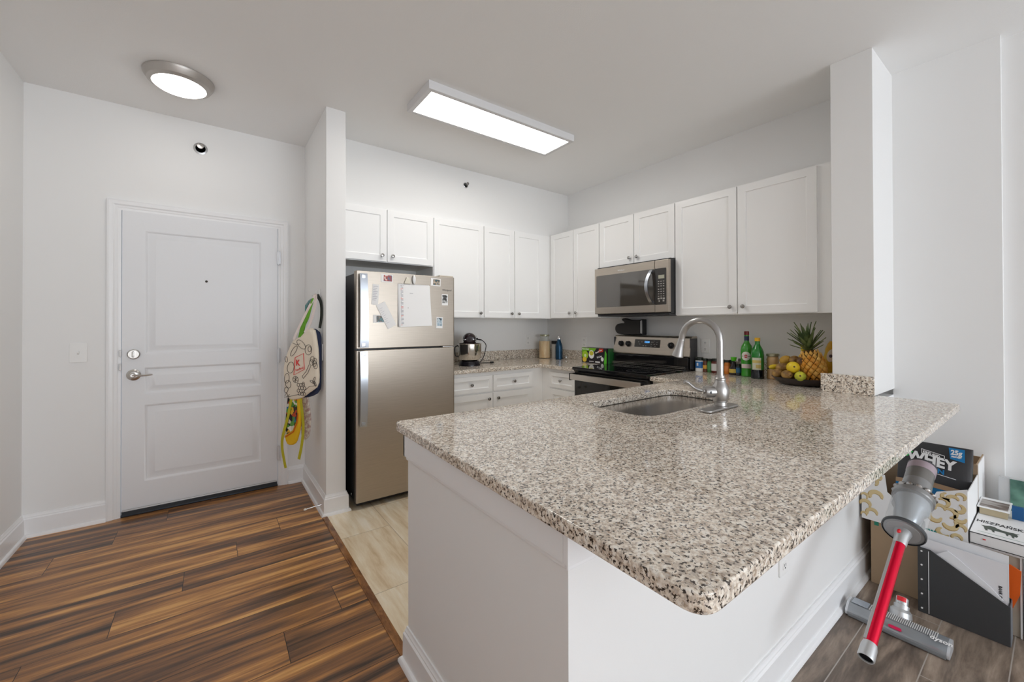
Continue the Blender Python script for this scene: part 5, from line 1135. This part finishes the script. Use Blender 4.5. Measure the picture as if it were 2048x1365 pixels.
# stick vacuum: wand, bin and motor rest on the cartons, wand end free
VP = Vector((1.618, .369, .234)); VA = Vector((.885, -.009, .466)).normalized()
t = thing('stick_vacuum', 'cordless stick vacuum with red wand and clear dust bin leaning on the cartons', 'vacuum cleaner', VP+VA*.75-Vector((0, 0, .25)))
silver = mat('vacuum_silver', (.55, .56, .57), .35, .6); redm = mat('anodised_red', (.72, .0, .035), .25, .55); dgrey = mat('vacuum_dark', (.05, .05, .055), .35)
def V(s): return VP+VA*s
b = BM(); lathe(b, [(.001, .030), (.0165, .030), (.0175, .001), (.020, 0), (.0215, .004), (.0205, .040), (.0180, .052), (.001, .052)], VP, VA, 28); obj('wand_collar', b, silver, t)
b = BM(); lathe(b, [(.001, .012), (.015, .012), (.0165, .004), (.0155, .014), (.001, .016)], VP, VA, 24); obj('wand_opening', b, black_m, t)
b = BM(); lathe(b, [(.0165, .050), (.0165, .472)], VP, VA, 28); obj('wand_tube', b, redm, t)
vx, vy = frame_of(VA)
b = BM(); sidev = (VA.cross(Vector((0, 0, 1)))).normalized(); upv = sidev.cross(VA).normalized()
box(b, -.004, .004, .055, .468, -.002, .003, bev=.001)
for v_ in b.verts:
    x_, s_, d_2 = v_.co; v_.co = V(s_)+sidev*(x_-.012)+(upv*.6-sidev*.6)*0+upv*(.0125+d_2)
obj('wand_rib', b, silver, t)
b = BM(); lathe(b, [(.0175, .468), (.0190, .472), (.0200, .500), (.026, .528), (.026, .540), (.001, .540)], VP, VA, 28); nk = obj('wand_release_collar', b, silver, t)
b = BM(); bc = V(.512)+upv*.018-sidev*.006; blob(b, bc, .009, .007, .010, 12, 8); obj('red_button', b, mat('button_red', (.75, .01, .02), .3), nk)
b = BM(); lathe(b, [(.024, .536), (.036, .532), (.054, .532), (.0605, .536), (.0605, .545), (.054, .547), (.001, .547)], VP, VA, 40); obj('bin_base', b, mat('bin_base_grey', (.33, .34, .35), .3, .4), t)
b = BM(); lathe(b, [(.0600, .530), (.0635, .534), (.0635, .543), (.0600, .546)], VP, VA, 40, cap=False); obj('bin_seal', b, mat('bin_seal_dark', (.06, .065, .07), .4), t)
b = BM(); lathe(b, [(.001, .529), (.010, .529), (.048, .531), (.050, .533), (.001, .534)], VP, VA, 30); obj('bin_door', b, mat('bin_door_grey', (.42, .43, .44), .35, .3), t)
b = BM(); lathe(b, [(.0585, .547), (.0590, .66), (.0600, .705), (.0585, .705), (.0575, .66), (.0570, .547)], VP, VA, 44, cap=False); obj('dust_bin', b, mat('clear_bin', (.85, .88, .90), .06, alpha=.16, spec=.8), t)
b = BM(); lathe(b, [(.001, .560), (.020, .560), (.030, .575), (.040, .60), (.044, .640), (.0545, .660), (.0545, .690), (.001, .690)], VP, VA, 32); obj('cyclone_shroud', b, mat('shroud_grey', (.30, .33, .36), .2, .6), t)
b = BM(); lathe(b, [(.001, .548), (.038, .548), (.040, .556), (.018, .562), (.001, .562)], VP, VA, 24); obj('dust', b, two_tone('grey_dust', (.35, .33, .31), (.55, .54, .53), 80), t)
b = BM(); lathe(b, [(.060, .700), (.063, .704), (.063, .722), (.056, .730), (.046, .735), (.044, .80), (.001, .80)], VP, VA, 40); obj('cyclone_housing', b, mat('housing_grey', (.28, .28, .28), .3, .5), t)
for k in range(14):
    a = 2*pi*k/14+.1; rr_ = Vector(vx)*cos(a)+Vector(vy)*sin(a); p0_ = V(.728)+rr_*.060; dd = (VA*.8-rr_*.6).normalized()
    b = BM(); lathe(b, [(.004, -.002), (.0095, .0), (.0100, .010), (.006, .028), (.003, .030)], p0_, dd, 12); obj('cyclone', b, dknob_m, t)
b = BM(); lathe(b, [(.0435, .76), (.0435, .865), (.001, .865)], VP, VA, 36); obj('motor_body', b, mat('motor_taupe', (.20, .19, .18), .3, .4), t)
b = BM(); lathe(b, [(.0440, .862), (.0450, .865), (.0450, .900), (.041, .905), (.001, .905)], VP, VA, 36); obj('filter_cap', b, mat('filter_mauve', (.42, .34, .38), .4, .3), t)
b = BM(); lathe(b, [(.0455, .899), (.046, .901), (.0455, .907), (.001, .909)], VP, VA, 36); obj('filter_rim', b, dgrey, t)
gp = V(.80); b = tube(BM(), smooth_pts([gp, gp+Vector((.04, .01, -.07)), gp+Vector((.075, .02, -.135)), gp+Vector((.11, .03, -.19))], 5), [.020]*16, 14); obj('trigger_handle', b, dgrey, t)
c_ = gp+Vector((.115, .03, -.215)); b = BM(); box(b, c_.x-.055, c_.x+.045, c_.y-.030, c_.y+.030, c_.z-.022, c_.z+.022, bev=.008); obj('battery', b, dgrey, t)
# cleaner head on the floor
t = thing('vacuum_floor_head', 'clear and grey motorised vacuum floor head lying on the floor, beside the bar baseboard', 'vacuum head', (2.26, .42, 0))
y0_, y1_ = .262, .574
prof_ = fillet([(2.214, .004), (2.305, .004), (2.308, .036), (2.290, .052), (2.250, .050), (2.214, .026)], .008, 4)
b = BM(); rings(b, [[Vector((x_, yy, z_)) for x_, z_ in prof_] for yy in (y0_+.008, y1_-.008)]); obj('roller_housing', b, mat('head_smoke', (.30, .32, .34), .12, .3, coat=.5), t)
b = BM(); rings(b, [[Vector((x_-.001 if x_ < 2.25 else x_, yy, z_-.001)) for x_, z_ in fillet([(2.212, .003), (2.240, .003), (2.240, .020), (2.2118, .020)], .005, 3)] for yy in (y0_+.010, y1_-.010)]); obj('front_bumper', b, mat('bumper_grey', (.20, .21, .22), .3), t)
for a_2, b_2 in ((y0_, y0_+.008), (y1_-.008, y1_)):
    b = BM(); rings(b, [[Vector((x_, yy, z_)) for x_, z_ in prof_] for yy in (a_2, b_2)]); obj('end_cap', b, mat('end_cap_clear', (.62, .64, .67), .2, .3), t)
b = BM()
for k in range(34): box(b, 2.246, 2.292, .300+.006*k, .3025+.006*k, .0505, .0525)
obj('brush_roll_ridges', b, mat('ridge_pale', (.62, .62, .62), .4), t)
obj('window_panel', bx(2.246, 2.294, .505, .560, .0505, .0530, bev=.002), mat('head_window', (.38, .42, .47), .08, coat=1), t)
obj('red_latch', prism(rrect(-.020, .020, -.006, .006, .0055), (2.222, .415, .0345), (0, -1, 0), (.75, 0, .5), .003), mat('latch_red', (.62, .01, .08), .35), t)
b = text_bm('dyson', .026, (2.2362, .318, .0490), (0, -1, 0), (1, 0, .25), .0004, .0006); obj('brand_lettering', b, onw, t)
b = BM(); lathe(b, [(.001, 0), (.030, 0), (.036, .010), (.034, .030), (.026, .040), (.001, .040)], (2.335, .418, .022), (.35, .0, .9), 26, sy=1.25); nkj = obj('swivel_joint', b, silver, t)
b = BM(); lathe(b, [(.001, 0), (.024, 0), (.025, .018), (.020, .020), (.020, .046), (.017, .050), (.001, .050)], (2.352, .418, .052), (.55, .02, .8), 24); obj('neck', b, silver, t)
b = BM(); nd = Vector((.55, .02, .8)).normalized(); pc_ = Vector((2.352, .418, .052))+nd*.030
lathe(b, [(.0206, 0), (.0212, 0), (.0212, .018), (.0206, .018)], pc_, nd, 24, cap=False)
bmesh.ops.delete(b, geom=[f for f in b.faces if ((f.calc_center_median()-pc_).dot(Vector((-.8, -.1, .5)))) < .014], context='FACES')
obj('red_release_tab', b, mat('latch_red2', (.75, .02, .03), .35), t)

# ------------------------------------------------------------------ groups of repeats
for pre, g in (('wall_cabinet', 'white wall cabinets'), ('base_cabinet', 'white base cabinets'), ('wall_outlet', 'white wall outlets'), ('light_switch', 'white light switches'),
               ('instant_photo', 'instant photos on the freezer door'), ('receipt', 'receipts on the freezer door'), ('kiwi', 'kiwis in the fruit dish'), ('lemon', 'lemons in the fruit dish'),
               ('spice_jar', 'spice jars along the backsplash'), ('power_cord', 'black power cords by the mixer'), ('wall_hook', 'white hooks over the bags'),
               ('fire_sprinkler', 'sprinkler heads'), ('tea_carton', 'tea cartons left of the range'), ('granite_countertop', 'speckled granite countertops')):
    for o in bpy.data.objects:
        if o.parent is None and (o.name == pre or o.name.startswith(pre+'.')) and 'label' in o: o['group'] = g
